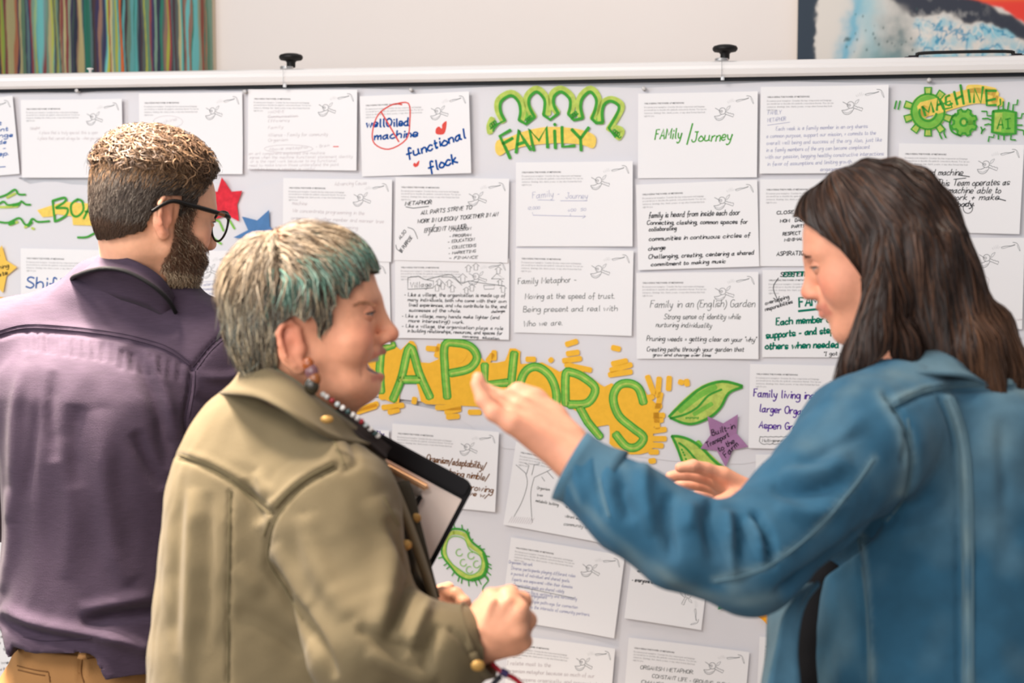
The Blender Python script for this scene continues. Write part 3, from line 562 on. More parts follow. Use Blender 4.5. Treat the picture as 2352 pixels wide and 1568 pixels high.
sheet((1463, 424), (1740, 413), (1465, 620), (1743, 611), 1, 1, 'sheet reading Family is heard from inside each door', [T_('family is heard from inside each door', 1490, 500, 1700, 493, 14, 2.1, 'black', .25), T_('Connecting, clashing, common spaces for', 1486, 516, 1718, 513, 11, 2.1, 'black', .2), T_('collaborating', 1491, 531, 1555, 528, 11, 2.1, 'black', .2), T_('communities in continuous circles of', 1491, 553, 1724, 544, 11, 2.1, 'black', .2),
    T_('change', 1490, 575, 1530, 572, 11, 2.1, 'black', .2), T_('Challenging, creating, centering a shared', 1490, 594, 1733, 584, 11, 2.1, 'black', .2), T_('commitment to making music', 1496, 611, 1668, 603, 10, 2.1, 'black', .2)])
sheet((1745, 412), (2030, 410), (1745, 611), (2030, 611), 0, 0, 'sheet reading Close knit, partly hidden by the long-haired woman\'s forehead', [T_('CLOSE KNIT', 1784, 492, 1860, 488, 8, 2.1, 'black'), T_('MOM & DAD', 1792, 511, 1845, 508, 8, 2.1, 'black'), T_('PARTS', 1818, 524, 1850, 521, 7, 2, 'black'), T_('RESPECT', 1798, 541, 1840, 538, 8, 2, 'black'), T_('MINIMAL', 1802, 554, 1845, 551, 7, 2, 'black'), T_('ASPIRATIONAL', 1784, 587, 1870, 584, 10, 2.1, 'black')])
sheet((1464, 627), (1744, 623), (1461, 822), (1740, 824), 0, 1, 'sheet reading Family in an (English) Garden', [T_('Family in an (English) Garden', 1494, 706, 1736, 704, 19, 1.6, 'grey', .2), T_('Strong sense of identity while', 1525, 732, 1702, 732, 14, 1.6, 'grey', .25), T_('nurturing individuality', 1507, 750, 1636, 752, 13, 1.6, 'grey', .25), T_('Pruning weeds = getting clear on your "why"', 1486, 782, 1738, 784, 13, 1.7, 'black', .2),
    T_('Creating paths through your garden that', 1486, 806, 1710, 806, 12, 1.7, 'black', .2), T_('grow and change over time', 1500, 817, 1634, 818, 8, 1.6, 'black', .2)])
sheet((1751, 620), (2033, 618), (1751, 819), (2033, 821), 0, 0, 'sheet in thick teal marker, each member supports and steps, beside the woman\'s chin', [T_('SEPTEMBER', 1792, 635, 1876, 633, 11, 2.4, 'black'), T_('EEETTBEN', 1800, 635, 1880, 633, 11, 4.6, 'teal'), ('L', [(1788, 638), (1776, 660), (1786, 688)], 1.6, 'black', 4), ('L', [(1776, 684), (1786, 690), (1790, 680)], 1.5, 'black'), T_('overlapping', 1758, 700, 1814, 684, 10, 1.8, 'black'), T_('responsibilities', 1758, 714, 1822, 695, 10, 1.8, 'black'),
    T_('FAMILY', 1836, 704, 1920, 697, 24, 5, 'teal', .05), ('L', [(1834, 714), (1890, 708), (1910, 707)], 5, 'teal'), T_('Each member of', 1783, 746, 1918, 738, 18, 4.4, 'teal', .1), T_('supports - and steps', 1760, 776, 1925, 763, 17, 4.4, 'teal', .1), T_('others when needed', 1758, 801, 1928, 797, 17, 4.4, 'teal', .1), T_('"I got you"', 1892, 816, 1955, 814, 10, 1.8, 'black')])
sheet((2062, 330), (2350, 333), (2058, 530), (2338, 538), 2, 1, 'sheet with cursive notes headed machine, right of the dark hair', [T_('Well oiled machine', 2075, 404, 2212, 402, 16, 1.9, 'black', .3), ('L', [(2200, 402), (2226, 406)], 1.8, 'black'), ('L', [(2190, 412), (2218, 409)], 1.6, 'black'), T_('This Team operates as', 2150, 427, 2318, 425, 16, 2, 'black', .3), T_('a machine able to', 2160, 444, 2298, 444, 16, 2, 'black', .3),
    T_('work + make', 2180, 459, 2294, 459, 15, 2, 'black', .3), ('L', [(2290, 456), (2308, 461)], 2, 'black'), T_('body.', 2196, 475, 2238, 473, 14, 2.4, 'black', .3), ('L', ringp(2222, 478, 11, 12, 12), 1.4, 'black')])
sheet((2062, 546), (2351, 545), (2058, 750), (2346, 756), 0, 0, 'blank-looking sheet with a pencil cloud, right of the dark hair, below the machine sheet', [('L', [(2230, 600), (2250, 612), (2254, 630), (2270, 640), (2266, 660)], 1, 'pencil', 4), T_('Note', 2332, 736, 2346, 734, 5, .9, 'pencil')])
sheet((2062, 768), (2339, 770), (2058, 960), (2333, 965), 0, 0, 'mostly hidden sheet behind the lower ends of the long dark hair', [T_('story', 2310, 800, 2332, 798, 16, 1, 'pencil')])
sheet((640, 604), (894, 600), (640, 788), (902, 790), 1, 0, 'plain sheet behind the older woman\'s fringe and forehead', None)
sheet((55, 570), (312, 576), (46, 760), (306, 768), 0, 0, 'sheet with the large blue word Shift, left of the man\'s collar', [T_('Shifting', 62, 661, 205, 664, 31, 4.6, 'blue', .05)])
sheet((318, 572), (552, 577), (312, 765), (548, 768), 1, 0, 'sheet with small blue notes just right of the man\'s beard', [T_('waters', 464, 657, 494, 654, 8, 1.3, 'pale'), T_('in circumstances', 460, 666, 500, 665, 7, 1.3, 'pale'), T_('when one', 460, 676, 494, 676, 7, 1.3, 'pale'), ('L', [(458, 648), (496, 645), (500, 662)], 1, 'pale'), T_('set sail', 408, 677, 432, 674, 7, 1.3, 'pale'), T_('and follow the', 440, 706, 510, 703, 7, 1, 'pale'), T_('our journeys', 460, 722, 514, 720, 7, 1, 'pale')])
sheet((895, 972), (1142, 989), (903, 1152), (1146, 1174), 0, 1, 'sheet reading Organism / adaptability in brown marker, above the clipboard', [T_('Organism/adaptability/', 980, 1058, 1118, 1076, 19, 2.8, 'brown', .2), T_('evolving being nimble/', 970, 1082, 1124, 1102, 18, 2.8, 'brown', .2), T_('learning + growing', 990, 1112, 1136, 1130, 17, 2.8, 'brown', .2), T_('as we w/', 1050, 1130, 1124, 1142, 13, 2.6, 'brown', .2), ('L', ringp(942, 1044, 10, 8, 12), 2, 'grey')])
sheet((650, 976), (891, 985), (652, 1150), (896, 1170), 1, 0, 'sheet with purple letters, mostly hidden behind the older woman\'s collar', [T_('butterfly', 815, 1000, 885, 1002, 15, 3.2, 'purple'), T_('or moth', 850, 1016, 890, 1022, 12, 3, 'purple')])
tree = [('L', [(1208, 1085), (1212, 1110), (1200, 1150), (1182, 1184)], 1, 'grey', 4), ('L', [(1228, 1095), (1220, 1130), (1222, 1180), (1224, 1198)], 1, 'grey', 4), ('L', [(1208, 1085), (1186, 1066)], 1, 'grey'), ('L', [(1228, 1095), (1260, 1080), (1275, 1072)], 1, 'grey'), ('L', [(1222, 1090), (1228, 1066), (1240, 1064)], 1, 'grey'), ('L', [(1210, 1088), (1216, 1068), (1206, 1062)], 1, 'grey'),
        ('L', [(1258, 1082), (1272, 1098)], 1, 'grey'), ('L', [(1245, 1094), (1252, 1104)], 1, 'grey')] + [('L', [(1170 + i * 5, 1198 + i * .4), (1178 + i * 5, 1184 + i * .4)], 1, 'pencil') for i in range(11)]
sheet((1186, 1012), (1448, 1060), (1158, 1203), (1420, 1250), 1, 0, 'sheet with a thin pencil tree, partly behind the denim cuff', tree + [T_('Organism', 1234, 1122, 1264, 1126, 8, 1, 'grey'), T_('tree', 1234, 1138, 1248, 1139, 7, 1, 'grey'), T_('metabolic building', 1231, 1151, 1284, 1161, 8, 1, 'grey'), T_('is always', 1300, 1164, 1330, 1172, 8, 1, 'grey'), T_('vibrant and parts', 1298, 1186, 1356, 1196, 8, 1, 'grey'), T_('community is', 1296, 1204, 1352, 1212, 9, 1.1, 'grey')])
org = [('L', [(1176, 1342), (1320, 1372)], 1, 'grey')] + para(['Organism Network', '  Diverse participants playing different roles', 'in pursuit of individual and shared goals.', '  Experts are empowered within their domains', '  Organization goals are shared widely', '  Information flows vertically and horizontally'], 1172, 1326, 1292, 13, 9, 1.2, 'pale', .13) + para(['  Promoting engagement', '  through multiple pathways for connection', '  relation to the interests of community partners.'], 1180, 1356, 1364, 13, 9, 1.2, 'pale', .13)
sheet((1166, 1231), (1430, 1273), (1160, 1420), (1418, 1463), 0, 0, 'sheet of pale violet pen writing right above the older woman\'s fist', org)
sheet((1464, 1168), (1644, 1190), (1436, 1416), (1610, 1443), 0, 0, 'sheet hung sideways under the denim elbow, its bird print at the lower right', [T_('listening to members by', 1472, 1270, 1560, 1286, 9, 1.9, 'black'), T_('- walking around', 1457, 1296, 1540, 1308, 9, 1.9, 'black'), T_('and supports them', 1465, 1311, 1560, 1324, 9, 1.9, 'black'), T_('- everyone knows their role', 1452, 1333, 1560, 1344, 11, 1.9, 'black')], rot=1)
sheet((1176, 1456), (1420, 1487), (1148, 1640), (1392, 1672), 0, 0, 'sheet of faint pencil writing below the older woman\'s fist, beside the red eyeglasses', para(['I relate most to the', 'organism metaphor because so much of our', 'work happens organically, and responsively to'], 1166, 1392, 1524, 18, 11, 1.3, 'pencil', .06), )
sheet((1442, 1461), (1720, 1495), (1432, 1650), (1706, 1684), 1, 0, 'sheet reading Organism metaphor, constant life, at the bottom edge of the photo', [T_('ORGANISM METAPHOR.', 1471, 1534, 1594, 1546, 10, 1.4, 'grey'), T_('CONSTANT LIFE - GROWING, SURVIVING', 1498, 1554, 1700, 1578, 10, 1.4, 'grey'), T_('CHANGE AND', 1473, 1567, 1560, 1580, 10, 1.4, 'grey')])
sheet((1742, 1459), (2010, 1482), (1738, 1650), (2006, 1672), 0, 0, 'corner of a plain sheet beside the front hem of the denim jacket', None)
sheet((1722, 836), (2008, 840), (1720, 1026), (2004, 1037), 1, 0, 'sheet reading Family living inside larger organism in purple marker', [T_('Family living inside', 1731, 910, 1899, 918, 20, 3.2, 'purple', .05), T_('larger Organism', 1744, 944, 1880, 954, 19, 3.2, 'purple', .05), T_('Aspen Grove.', 1743, 981, 1856, 989, 18, 3.2, 'purple', .05),
    ('L', [(1746 + i * 6, 1001 + (i % 2) * 1.5) for i in range(13)] + [(1824, 1010), (1822, 1018)] + [(1816 - i * 6, 1019 - (i % 2) * 1.5) for i in range(12)] + [(1744, 1012), (1746, 1001)], 1.1, 'black'), T_('Multi-generational', 1751, 1013, 1818, 1014, 8, 1.1, 'grey')])
sheet((1738, 1042), (2020, 1046), (1734, 1235), (2016, 1240), 1, 0, 'sheet showing only its top left corner under the purple marker sheet', None)
sheet((-215, 1215), (60, 1222), (-215, 1405), (56, 1412), 0, 0, 'sheet edge low on the left, by the man\'s left elbow', [T_('with', -20, 1310, 8, 1310, 10, 1, 'pencil')])
sheet((-215, 1425), (52, 1430), (-215, 1615), (48, 1622), 1, 0, 'sheet with small black handwriting at the lower left corner of the photo', para(['and we found the organization', 'began some machine ideas that', 'of what allows the parts to', 'be and in part of it too', 'to out of the process as we', 'and some of it is our truth'], -190, 42, 1462, 15, 9, 1.6, 'black'))

# ------------------------------------------------------------ paper stars, pins, paintings
def star(pts, colr, label, lay, marks=None, name='paper_star'):
    c = [Vector(bp(*p)) for p in pts]; ctr = sum(c, Vector((0, 0))) / len(c)
    M = BM @ Matrix.Translation((ctr.x, ctr.y, .004 + .0016 * lay)); n = len(c)
    V = [(p.x - ctr.x, p.y - ctr.y, .0008 + .004 * (i % 2 == 0)) for i, p in enumerate(c)] + [(p.x - ctr.x, p.y - ctr.y, .0 + .004 * (i % 2 == 0)) for i, p in enumerate(c)] + [(0, 0, .0014), (0, 0, .0006)]
    Fc = []
    for i in range(n):
        j = (i + 1) % n; Fc += [(i, 2 * n, j), (n + i, n + j, 2 * n + 1), (i, j, n + j, n + i)]
    o = mesh(name, V, Fc, colr, M=M); tag(o, label, 'paper star')
    if marks:
        D = Marks()
        for k, (s, x0, y0, x1, y1, ch, pen) in enumerate(marks):
            st_, adv = hand(s, .15, .4, k + 3); A = Vector(bp(x0, y0)) - ctr; B = Vector(bp(x1, y1)) - ctr; d = B - A; L_ = d.length; d.normalize(); nr = Vector((-d.y, d.x))
            for q in st_: D.stroke([tuple(A + d * (p[0] * L_ / adv) + nr * (p[1] * ch / SCB / 9)) for p in q], pen / SCB, 0, .0022)
        D.build('handwriting', [INK['black']], o, lambda x, y: .0026 * np.clip(np.hypot(x, y) / .05, 0, 1.6))
    return o
star([(513, 407), (534, 440), (560, 438), (547, 470), (552, 508), (525, 495), (490, 505), (495, 470), (478, 440), (502, 440)], mat('card_red', RGB(224, 48, 64), .8, noise=(60, .2)), 'red paper star in front of the man\'s forehead', 2)
star([(559, 497), (593, 506), (621, 482), (622, 520), (650, 545), (612, 552), (592, 585), (578, 552), (540, 545), (572, 528)], mat('card_blue', RGB(86, 132, 184), .8, noise=(40, .06)), 'blue paper star above the older woman\'s hair', 2)
star([(1625, 954), (1661, 971), (1695, 950), (1692, 994), (1719, 1024), (1683, 1032), (1667, 1071), (1647, 1034), (1609, 1028), (1632, 998)], mat('card_purple', RGB(170, 124, 166), .8, noise=(40, .05)), 'purple paper star with black handwriting', 2,
     [('Built-in', 1636, 999, 1691, 981, 13, 1.6), ('Transport', 1624, 1026, 1677, 1000, 12, 1.6), ('to the', 1652, 1036, 1690, 1014, 12, 1.6), ('Farm', 1668, 1050, 1698, 1018, 13, 1.6)])
star([(9, 563), (18, 598), (44, 613), (18, 634), (12, 672), (-12, 650), (-44, 655), (-30, 620), (-45, 590), (-12, 590)], mat('card_yellow', RGB(252, 206, 92), .8, noise=(30, .05)), 'yellow paper star with black handwriting at the left edge', 2, [('like', -10, 600, 6, 585, 10, 1.6), ('running', -20, 622, 27, 613, 10, 1.6), ('boats', -15, 640, 24, 628, 10, 1.6)])
star([(1651, 1333), (1680, 1345), (1712, 1328), (1710, 1362), (1723, 1400), (1687, 1384), (1649, 1397), (1656, 1370), (1636, 1350), (1652, 1348)], mat('card_green', RGB(56, 146, 84), .8, noise=(40, .06)), 'green paper star peeking out below the denim elbow', 2)
star([(1732, 1404), (1766, 1395), (1785, 1368), (1802, 1396), (1840, 1404), (1808, 1424), (1812, 1458), (1780, 1440), (1762, 1430), (1748, 1418)], mat('card_amber', RGB(252, 172, 28), .8, noise=(40, .05)), 'amber paper star behind the front of the denim jacket', 2)
sh = [(-40, 690), (-10, 681), (15, 683), (38, 688), (44, 697), (30, 712), (8, 728), (-20, 740), (-45, 730)]
c = [Vector(bp(*p)) for p in smooth_poly(sh, 3, True)[:-1]]; ctr = sum(c, Vector((0, 0))) / len(c); n = len(c)
V = [(p.x - ctr.x, p.y - ctr.y, .001) for p in c] + [(p.x - ctr.x, p.y - ctr.y, 0) for p in c]
o = mesh('paper_cutout', V, [tuple(range(n))[::-1], tuple(range(n, 2 * n))] + [(i, (i + 1) % n, n + (i + 1) % n, n + i) for i in range(n)], mat('card_orange', RGB(250, 190, 84), .8, noise=(50, .1)), M=BM @ Matrix.Translation((ctr.x, ctr.y, .0065)))
tag(o, 'rounded orange paper cut-out below the yellow star', 'paper')
pinm = mat('pin_plastic', RGB(235, 232, 230), .12, spec=.7, trans=.35)
for i, (x, y, lb) in enumerate(((183, 211, 'clear push pin above the leftmost whole worksheet'), (567, 213, 'clear push pin between the blank sheet and the pencil-filled sheet'), (947, 209, 'clear push pin above the functional flock sheet'), (1480, 206, 'clear push pin above the green Family / Journey sheet'), (2132, 187, 'clear push pin above the big drawn cogwheel'))):
    u, v = bp(x, y); V, Fc = lathe([(.0006, 0), (.0006, .004), (.005, .0045), (.005, .006), (.0028, .008), (.0025, .014), (.005, .016), (.0055, .0175), (.004, .0185)], 14)
    a = .3
    o = mesh('push_pin', [(p[0], p[1] * math.cos(a) + p[2] * math.sin(a) * .35, p[2]) for p in V], Fc, pinm, smooth=True, M=BM @ Matrix.Translation((u, v, 0.001)))
    tag(o, lb, 'push pin', 'clear push pins in the top paper')

def wp(x, y, w=0.03):
    d = P(x, y, 1.0) - CAMP; o_ = WB + BN * w; t = (o_ - CAMP).dot(BN) / d.dot(BN); q = CAMP + d * t - WB; return (q.dot(BX), q.z)
def painting(name, u0, u1, v0, v1, colf, label, nu, nv):
    cx, cy = (u0 + u1) / 2, (v0 + v1) / 2; E = empty(name, WM @ Matrix.Translation((cx, cy, 0.001)), label, 'painting')
    U, Vv = np.meshgrid(np.linspace(u0, u1, nu), np.linspace(v0, v1, nv)); C = colf(U, Vv).reshape(-1, 3)
    Z_ = np.full(U.size, .0325) + .0004 * (C.sum(1) - 1)
    V = np.stack([U.ravel() - cx, Vv.ravel() - cy, Z_], 1)
    I = (np.arange(nv - 1)[:, None] * nu + np.arange(nu - 1)[None]).ravel(); Fc = np.stack([I, I + 1, I + nu + 1, I + nu], 1)
    mesh('painted_surface', V, Fc, mat('paint_' + name, (1, 1, 1, 1), .5, attr='col'), E, True, colors=C)
    bmobj('canvas', box(u0 - cx, u1 - cx, v0 - cy, v1 - cy, 0, .03, .002), mat('canvas_edge', RGB(206, 190, 165), .9), E)
uR = wp(490, 160)[0]; vt = wp(300, -420)[1]; vb = wp(300, 380)[1]
rs = np.random.RandomState(11)
pal = np.array([RGB(*c)[:3] for c in [(96, 130, 100), (30, 36, 60), (120, 150, 126), (70, 44, 50), (110, 190, 186), (200, 186, 130), (30, 120, 96), (88, 96, 90), (140, 56, 56), (150, 160, 130), (50, 40, 80), (196, 120, 80), (40, 44, 46), (90, 120, 120), (150, 110, 90), (60, 80, 70), (176, 180, 60)]])
bord = np.cumsum(rs.uniform(.003, .011, 200)); cidx = rs.randint(0, len(pal), 201)
spec = [(95, 26, (110, 190, 186)), (8, 12, (150, 170, 60)), (185, 14, (206, 186, 128)), (198, 14, (20, 120, 96)), (280, 9, (240, 110, 30)), (312, 9, (96, 190, 186)), (420, 9, (104, 190, 180)), (145, 9, (150, 60, 56)), (120, 8, (190, 190, 60)), (390, 8, (160, 40, 56)), (465, 12, (130, 56, 36)), (240, 12, (46, 40, 80))]
def stripes(U, V_):
    X = (U - uR) * 1.0; Xw = X + .003 * np.sin(V_ * 9 + X * 60) + .002 * np.sin(V_ * 23 + X * 140)
    k = np.searchsorted(bord, Xw + 1.2); c = pal[cidx[np.clip(k, 0, 200)]] * (1.0 + .3 * np.sin(k * 12.9)[..., None] * .5)
    c = c * (1 + .12 * np.sin(X * 2200)[..., None])
    for x, w, col in spec:
        u = wp(x, 80)[0] - uR; wd = w / 1150 / 2 * (1 + .35 * np.sin(V_ * 14 + x)); m = np.clip(1.5 - np.abs(Xw - u) / wd, 0, 1)[..., None]; c = c * (1 - m) + np.array(RGB(*col)[:3]) * m
    sh_ = (.6 + .4 * np.sin(V_ * 3 + X * 30))[..., None] * .3 + .62
    return np.clip(c * sh_, 0, 1)
painting('stripe_painting', uR - 1.1, uR, vb, vt, stripes, 'painting of narrow vertical paint stripes behind the left of the board', 700, 60)
uL = wp(1832, 60)[0]; vt2 = wp(2000, -420)[1]; vb2 = wp(2000, 330)[1]
def fluid(U, V_):
    # poured paint: soft fields of colour pulled about by turbulence, laid out over the visible 552 x 140 part
    from mathutils import noise
    u_r = wp(2352, 60)[0]; va = wp(2100, 0)[1]; vbm = wp(2100, 140)[1]
    X0 = (U - uL) / (u_r - uL) * 552; Y0 = (va - V_) / (va - vbm) * 140
    def nz(k, s, o=3): return np.array([noise.fractal(Vector((a / s + k * 7.3, b / s, k)), 1.0, 2.1, o) for a, b in zip(X0.ravel(), Y0.ravel())]).reshape(X0.shape)
    a1, a2, a3 = nz(1, 60), nz(2, 60), nz(3, 22)
    X = X0 + 16 * a1 + 5 * a3; Y = Y0 + 14 * a2 + 4 * a3
    def C(r, g, b): return np.array(RGB(r, g, b)[:3])
    def sm(x, w=4): return (1 / (1 + np.exp(-np.clip(x / w, -30, 30))))[..., None]
    c = np.zeros(U.shape + (3,)) + C(226, 218, 208)
    def over(c, m, col): return c * (1 - m) + C(*col) * m
    c = over(c, sm(50 - X - .04 * Y, 1.5), (44, 58, 72))
    flow = nz(4, 30, 4)
    c = over(c, np.exp(-((X - (150 - .28 * Y)) / 20) ** 2)[..., None] * .85, (92, 176, 202)); c = over(c, np.exp(-((X - (172 + .1 * Y)) / 30) ** 2)[..., None] * .7, (158, 202, 210))
    c = over(c, (np.exp(-((X - (235 + .1 * Y)) / 48) ** 2) * np.clip((Y + 30) / 120, 0, 1) * (.8 + .5 * flow))[..., None].clip(0, 1) * .9, (118, 134, 134))
    c = over(c, (np.exp(-((X - 215) / 60) ** 2) * np.exp(-((Y - 135) / 28) ** 2))[..., None] * .8, (112, 150, 152))
    reg = sm(X - 292 - 10 * a3, 4) * sm(Y - (38 + .13 * (X - 285)), 3) * sm(.00062 * np.clip(X - 250, 0, 999) ** 2 * 0 + 400, 5)
    c = over(c, reg * np.clip(.45 + 1.1 * flow, 0, 1)[..., None] * .85, (126, 196, 214)); c = over(c, reg * np.exp(-(nz(5, 40, 3) / .07) ** 2)[..., None] * .9, (24, 138, 176))
    c = over(c, reg * np.exp(-((nz(6, 55, 3) - .1) / .05) ** 2)[..., None] * .8, (232, 226, 216))
    top = .00105 * np.clip(X - 300, 0, 999) ** 2
    dk = sm(Y - (top * 1.45 - 34), 2) * sm((32 + top * .98) - Y, 1.6) * sm(X - 240 - Y * .9, 5)
    c = over(c, dk, (54, 58, 70)); c = over(c, dk * np.clip(nz(7, 24, 3) * 1.6 - .2, 0, 1)[..., None] * sm(440 - X, 20), (150, 148, 146))
    rd = sm((.0019 * np.clip(X0 - 368 + 6 * a3, 0, 999) ** 2 + 1 + 3 * a2) - Y0 - 6, 1.2) * sm(X0 - 374, 2); c = over(c, rd, (240, 66, 52)); c = over(c, rd * np.exp(-((Y0 + 2) / 9) ** 2)[..., None] * sm(X0 - 420, 20), (246, 120, 60))
    dots = np.zeros(U.shape)
    for k in range(26):
        r_ = random.Random(k); x_, y_, q_ = r_.uniform(95, 300), r_.uniform(20, 120), r_.uniform(1, 2.6); dots = np.maximum(dots, np.exp(-(((X0 - x_) / q_) ** 2 + ((Y0 - y_) / (q_ * 1.4)) ** 2) ** 2))
    dots = np.maximum(dots, np.exp(-(((X0 - 124) / 7) ** 2 + ((Y0 - 87) / 5) ** 2) ** 2)); c = over(c, dots[..., None] * .8, (54, 84, 84))
    return np.clip(c, 0, 1)
painting('fluid_painting', uL, uL + .86, wp(2000, 190)[1], wp(2000, -240)[1], fluid, 'poured-paint canvas of cream, blue, charcoal and red behind the right of the board', 560, 150)
# ------------------------------------------------------------ volume modelling: smooth unions meshed by surface nets
def V3(*a): return np.array(a, float)
def PX(px_, py, d): return np.array(P(px_, py, d)[:])
def proj(V):
    """world points -> photo pixels and depth"""
    dy = V[:, 1]; dz = V[:, 2] - CAMZ; d = dy * ct - dz * st; u = dy * st + dz * ct
    return 1176 + F * V[:, 0] / d, 784 - F * u / d, d
class Frame:
    """local axes: x forward, y left, z up; scale s"""
    def __init__(s, O, yaw, pitch=0, roll=0, sc=1.0):
        f = V3(math.sin(yaw) * math.cos(pitch), math.cos(yaw) * math.cos(pitch), -math.sin(pitch))
        l = V3(-math.cos(yaw), math.sin(yaw), 0); u = np.cross(f, l)
        l, u = l * math.cos(roll) + u * math.sin(roll), u * math.cos(roll) - l * math.sin(roll)
        s.O = np.asarray(O, float); s.R = np.stack([f, l, u], 1); s.s = sc
    def w(s, p): return s.O + (s.R @ (np.asarray(p, float) * s.s))
    def W(s, A): return s.O + (np.asarray(A, float) * s.s) @ s.R.T
    def L(s, A): return ((A - s.O) @ s.R) / s.s
class Vol:
    def __init__(s, lo, hi, h):
        s.lo = np.asarray(lo, float); s.h = h; s.n = np.ceil((np.asarray(hi) - s.lo) / h).astype(int) + 1
        s.ax = [s.lo[i] + h * np.arange(s.n[i]) for i in range(3)]; s.F = np.full(s.n, 0.05, np.float32)
    def sl(s, a, b, m):
        i0 = np.clip(np.floor((np.asarray(a) - m - s.lo) / s.h).astype(int), 0, s.n); i1 = np.clip(np.ceil((np.asarray(b) + m - s.lo) / s.h).astype(int) + 1, 0, s.n)
        if (i1 <= i0).any(): return None
        sl = tuple(slice(i0[i], i1[i]) for i in range(3))
        return sl, s.ax[0][sl[0]][:, None, None], s.ax[1][sl[1]][None, :, None], s.ax[2][sl[2]][None, None, :]
    def put(s, sl, f, k, sub=False):
        A = s.F[sl]; f = f.astype(np.float32)
        if sub:
            h = np.maximum(k - np.abs(A + f), 0) / k if k else 0; s.F[sl] = np.maximum(A, -f) + (h * h * k * .25 if k else 0)
        else:
            h = np.maximum(k - np.abs(A - f), 0) / k if k else 0; s.F[sl] = np.minimum(A, f) - (h * h * k * .25 if k else 0)
    def ell(s, c, r, R=None, k=.01, sub=False):
        c = np.asarray(c, float); r = np.asarray(r, float); m = r.max(); q = s.sl(c - m, c + m, k + .045)
        if q is None: return
        sl, X, Y, Z = q; dx, dy, dz = X - c[0], Y - c[1], Z - c[2]
        if R is not None:
            a, b, e = (R[0, i] * dx + R[1, i] * dy + R[2, i] * dz for i in range(3))
        else: a, b, e = dx, dy, dz
        k0 = np.sqrt((a / r[0]) ** 2 + (b / r[1]) ** 2 + (e / r[2]) ** 2); k1 = np.sqrt((a / r[0] ** 2) ** 2 + (b / r[1] ** 2) ** 2 + (e / r[2] ** 2) ** 2) + 1e-9
        s.put(sl, k0 * (k0 - 1) / k1, k, sub)
    def cap(s, a, b, ra, rb, k=.01, sub=False):
        a = np.asarray(a, float); b = np.asarray(b, float); m = max(ra, rb); q = s.sl(np.minimum(a, b) - m, np.maximum(a, b) + m, k + .02)
        if q is None: return
        sl, X, Y, Z = q; d = b - a; t = np.clip(((X - a[0]) * d[0] + (Y - a[1]) * d[1] + (Z - a[2]) * d[2]) / (d @ d + 1e-12), 0, 1)
        s.put(sl, np.sqrt((X - a[0] - t * d[0]) ** 2 + (Y - a[1] - t * d[1]) ** 2 + (Z - a[2] - t * d[2]) ** 2) - (ra + (rb - ra) * t), k, sub)
    def chain(s, pts, rs, k=.01, kj=None):
        for i in range(len(pts) - 1): s.cap(pts[i], pts[i + 1], rs[i], rs[i + 1], k if i == 0 else (kj or k))
    def rows(s, tab, n=2.3, k=.02, top=None, bot=None):
        """tab rows: z, xl, xr, yc, yb  (z ascending) -> rounded trunk with that outline"""
        tab = sorted(tab); tab = smooth_poly(tab, 5); z = np.maximum.accumulate(np.array([t[0] for t in tab]) + 1e-7 * np.arange(len(tab))); xl, xr, yc, yb = (np.array([t[i] for t in tab]) for i in (1, 2, 3, 4))
        q = s.sl((xl.min(), (yc - yb).min(), z[0]), (xr.max(), (yc + yb).max(), z[-1]), .05)
        sl, X, Y, Z = q; zz = np.clip(Z, z[0], z[-1]); L = np.interp(zz, z, xl); R_ = np.interp(zz, z, xr); C = np.interp(zz, z, yc); B = np.interp(zz, z, yb); A = (R_ - L) / 2
        f = ((np.abs((X - (L + R_) / 2) / A) ** n + np.abs((Y - C) / B) ** n + 1e-9) ** (1 / n) - 1) * np.minimum(A, B)
        e = np.maximum(z[0] - Z, Z - z[-1]); f = np.maximum(f, e) + 0.0
        s.put(sl, f, k)
    def mesh(s):
        Fd = s.F; n = s.n; ins = Fd < 0
        c = np.zeros(tuple(n - 1), np.int8)
        for a in (0, 1):
            for b in (0, 1):
                for e in (0, 1): c += ins[a:n[0] - 1 + a, b:n[1] - 1 + b, e:n[2] - 1 + e]
        act = (c > 0) & (c < 8); idx = np.argwhere(act); vid = np.full(act.shape, -1, np.int32); vid[act] = np.arange(len(idx))
        acc = np.zeros((len(idx), 3)); cnt = np.zeros(len(idx)); I, J, K = idx.T
        for ax in range(3):
            o1, o2 = [q for q in range(3) if q != ax]
            for p in (0, 1):
                for q in (0, 1):
                    d = [0, 0, 0]; d[o1] = p; d[o2] = q; f0 = Fd[I + d[0], J + d[1], K + d[2]]; d2 = list(d); d2[ax] = 1; f1 = Fd[I + d2[0], J + d2[1], K + d2[2]]
                    m = (f0 < 0) != (f1 < 0); t = np.where(m, f0 / np.where(m, f0 - f1, 1), 0); pt = np.tile(np.array(d, float), (len(idx), 1)); pt[:, ax] = t
                    acc += pt * m[:, None]; cnt += m
        V = (idx + acc / cnt[:, None]) * s.h + s.lo; FF = []
        for ax in range(3):
            o1, o2 = (ax + 1) % 3, (ax + 2) % 3
            a = [slice(None)] * 3; a[ax] = slice(0, -1); b = [slice(None)] * 3; b[ax] = slice(1, None)
            A = ins[tuple(a)]; B = ins[tuple(b)]; e = np.argwhere(A != B); e = e[(e[:, o1] > 0) & (e[:, o2] > 0) & (e[:, o1] < n[o1] - 1) & (e[:, o2] < n[o2] - 1)]
            if not len(e): continue
            def vi(p, q): z = e.copy(); z[:, o1] -= p; z[:, o2] -= q; return vid[z[:, 0], z[:, 1], z[:, 2]]
            Q = np.stack([vi(1, 1), vi(0, 1), vi(0, 0), vi(1, 0)], 1); fl_ = ~A[e[:, 0], e[:, 1], e[:, 2]]; Q[fl_] = Q[fl_][:, ::-1]; FF.append(Q)
        return V, np.concatenate(FF)
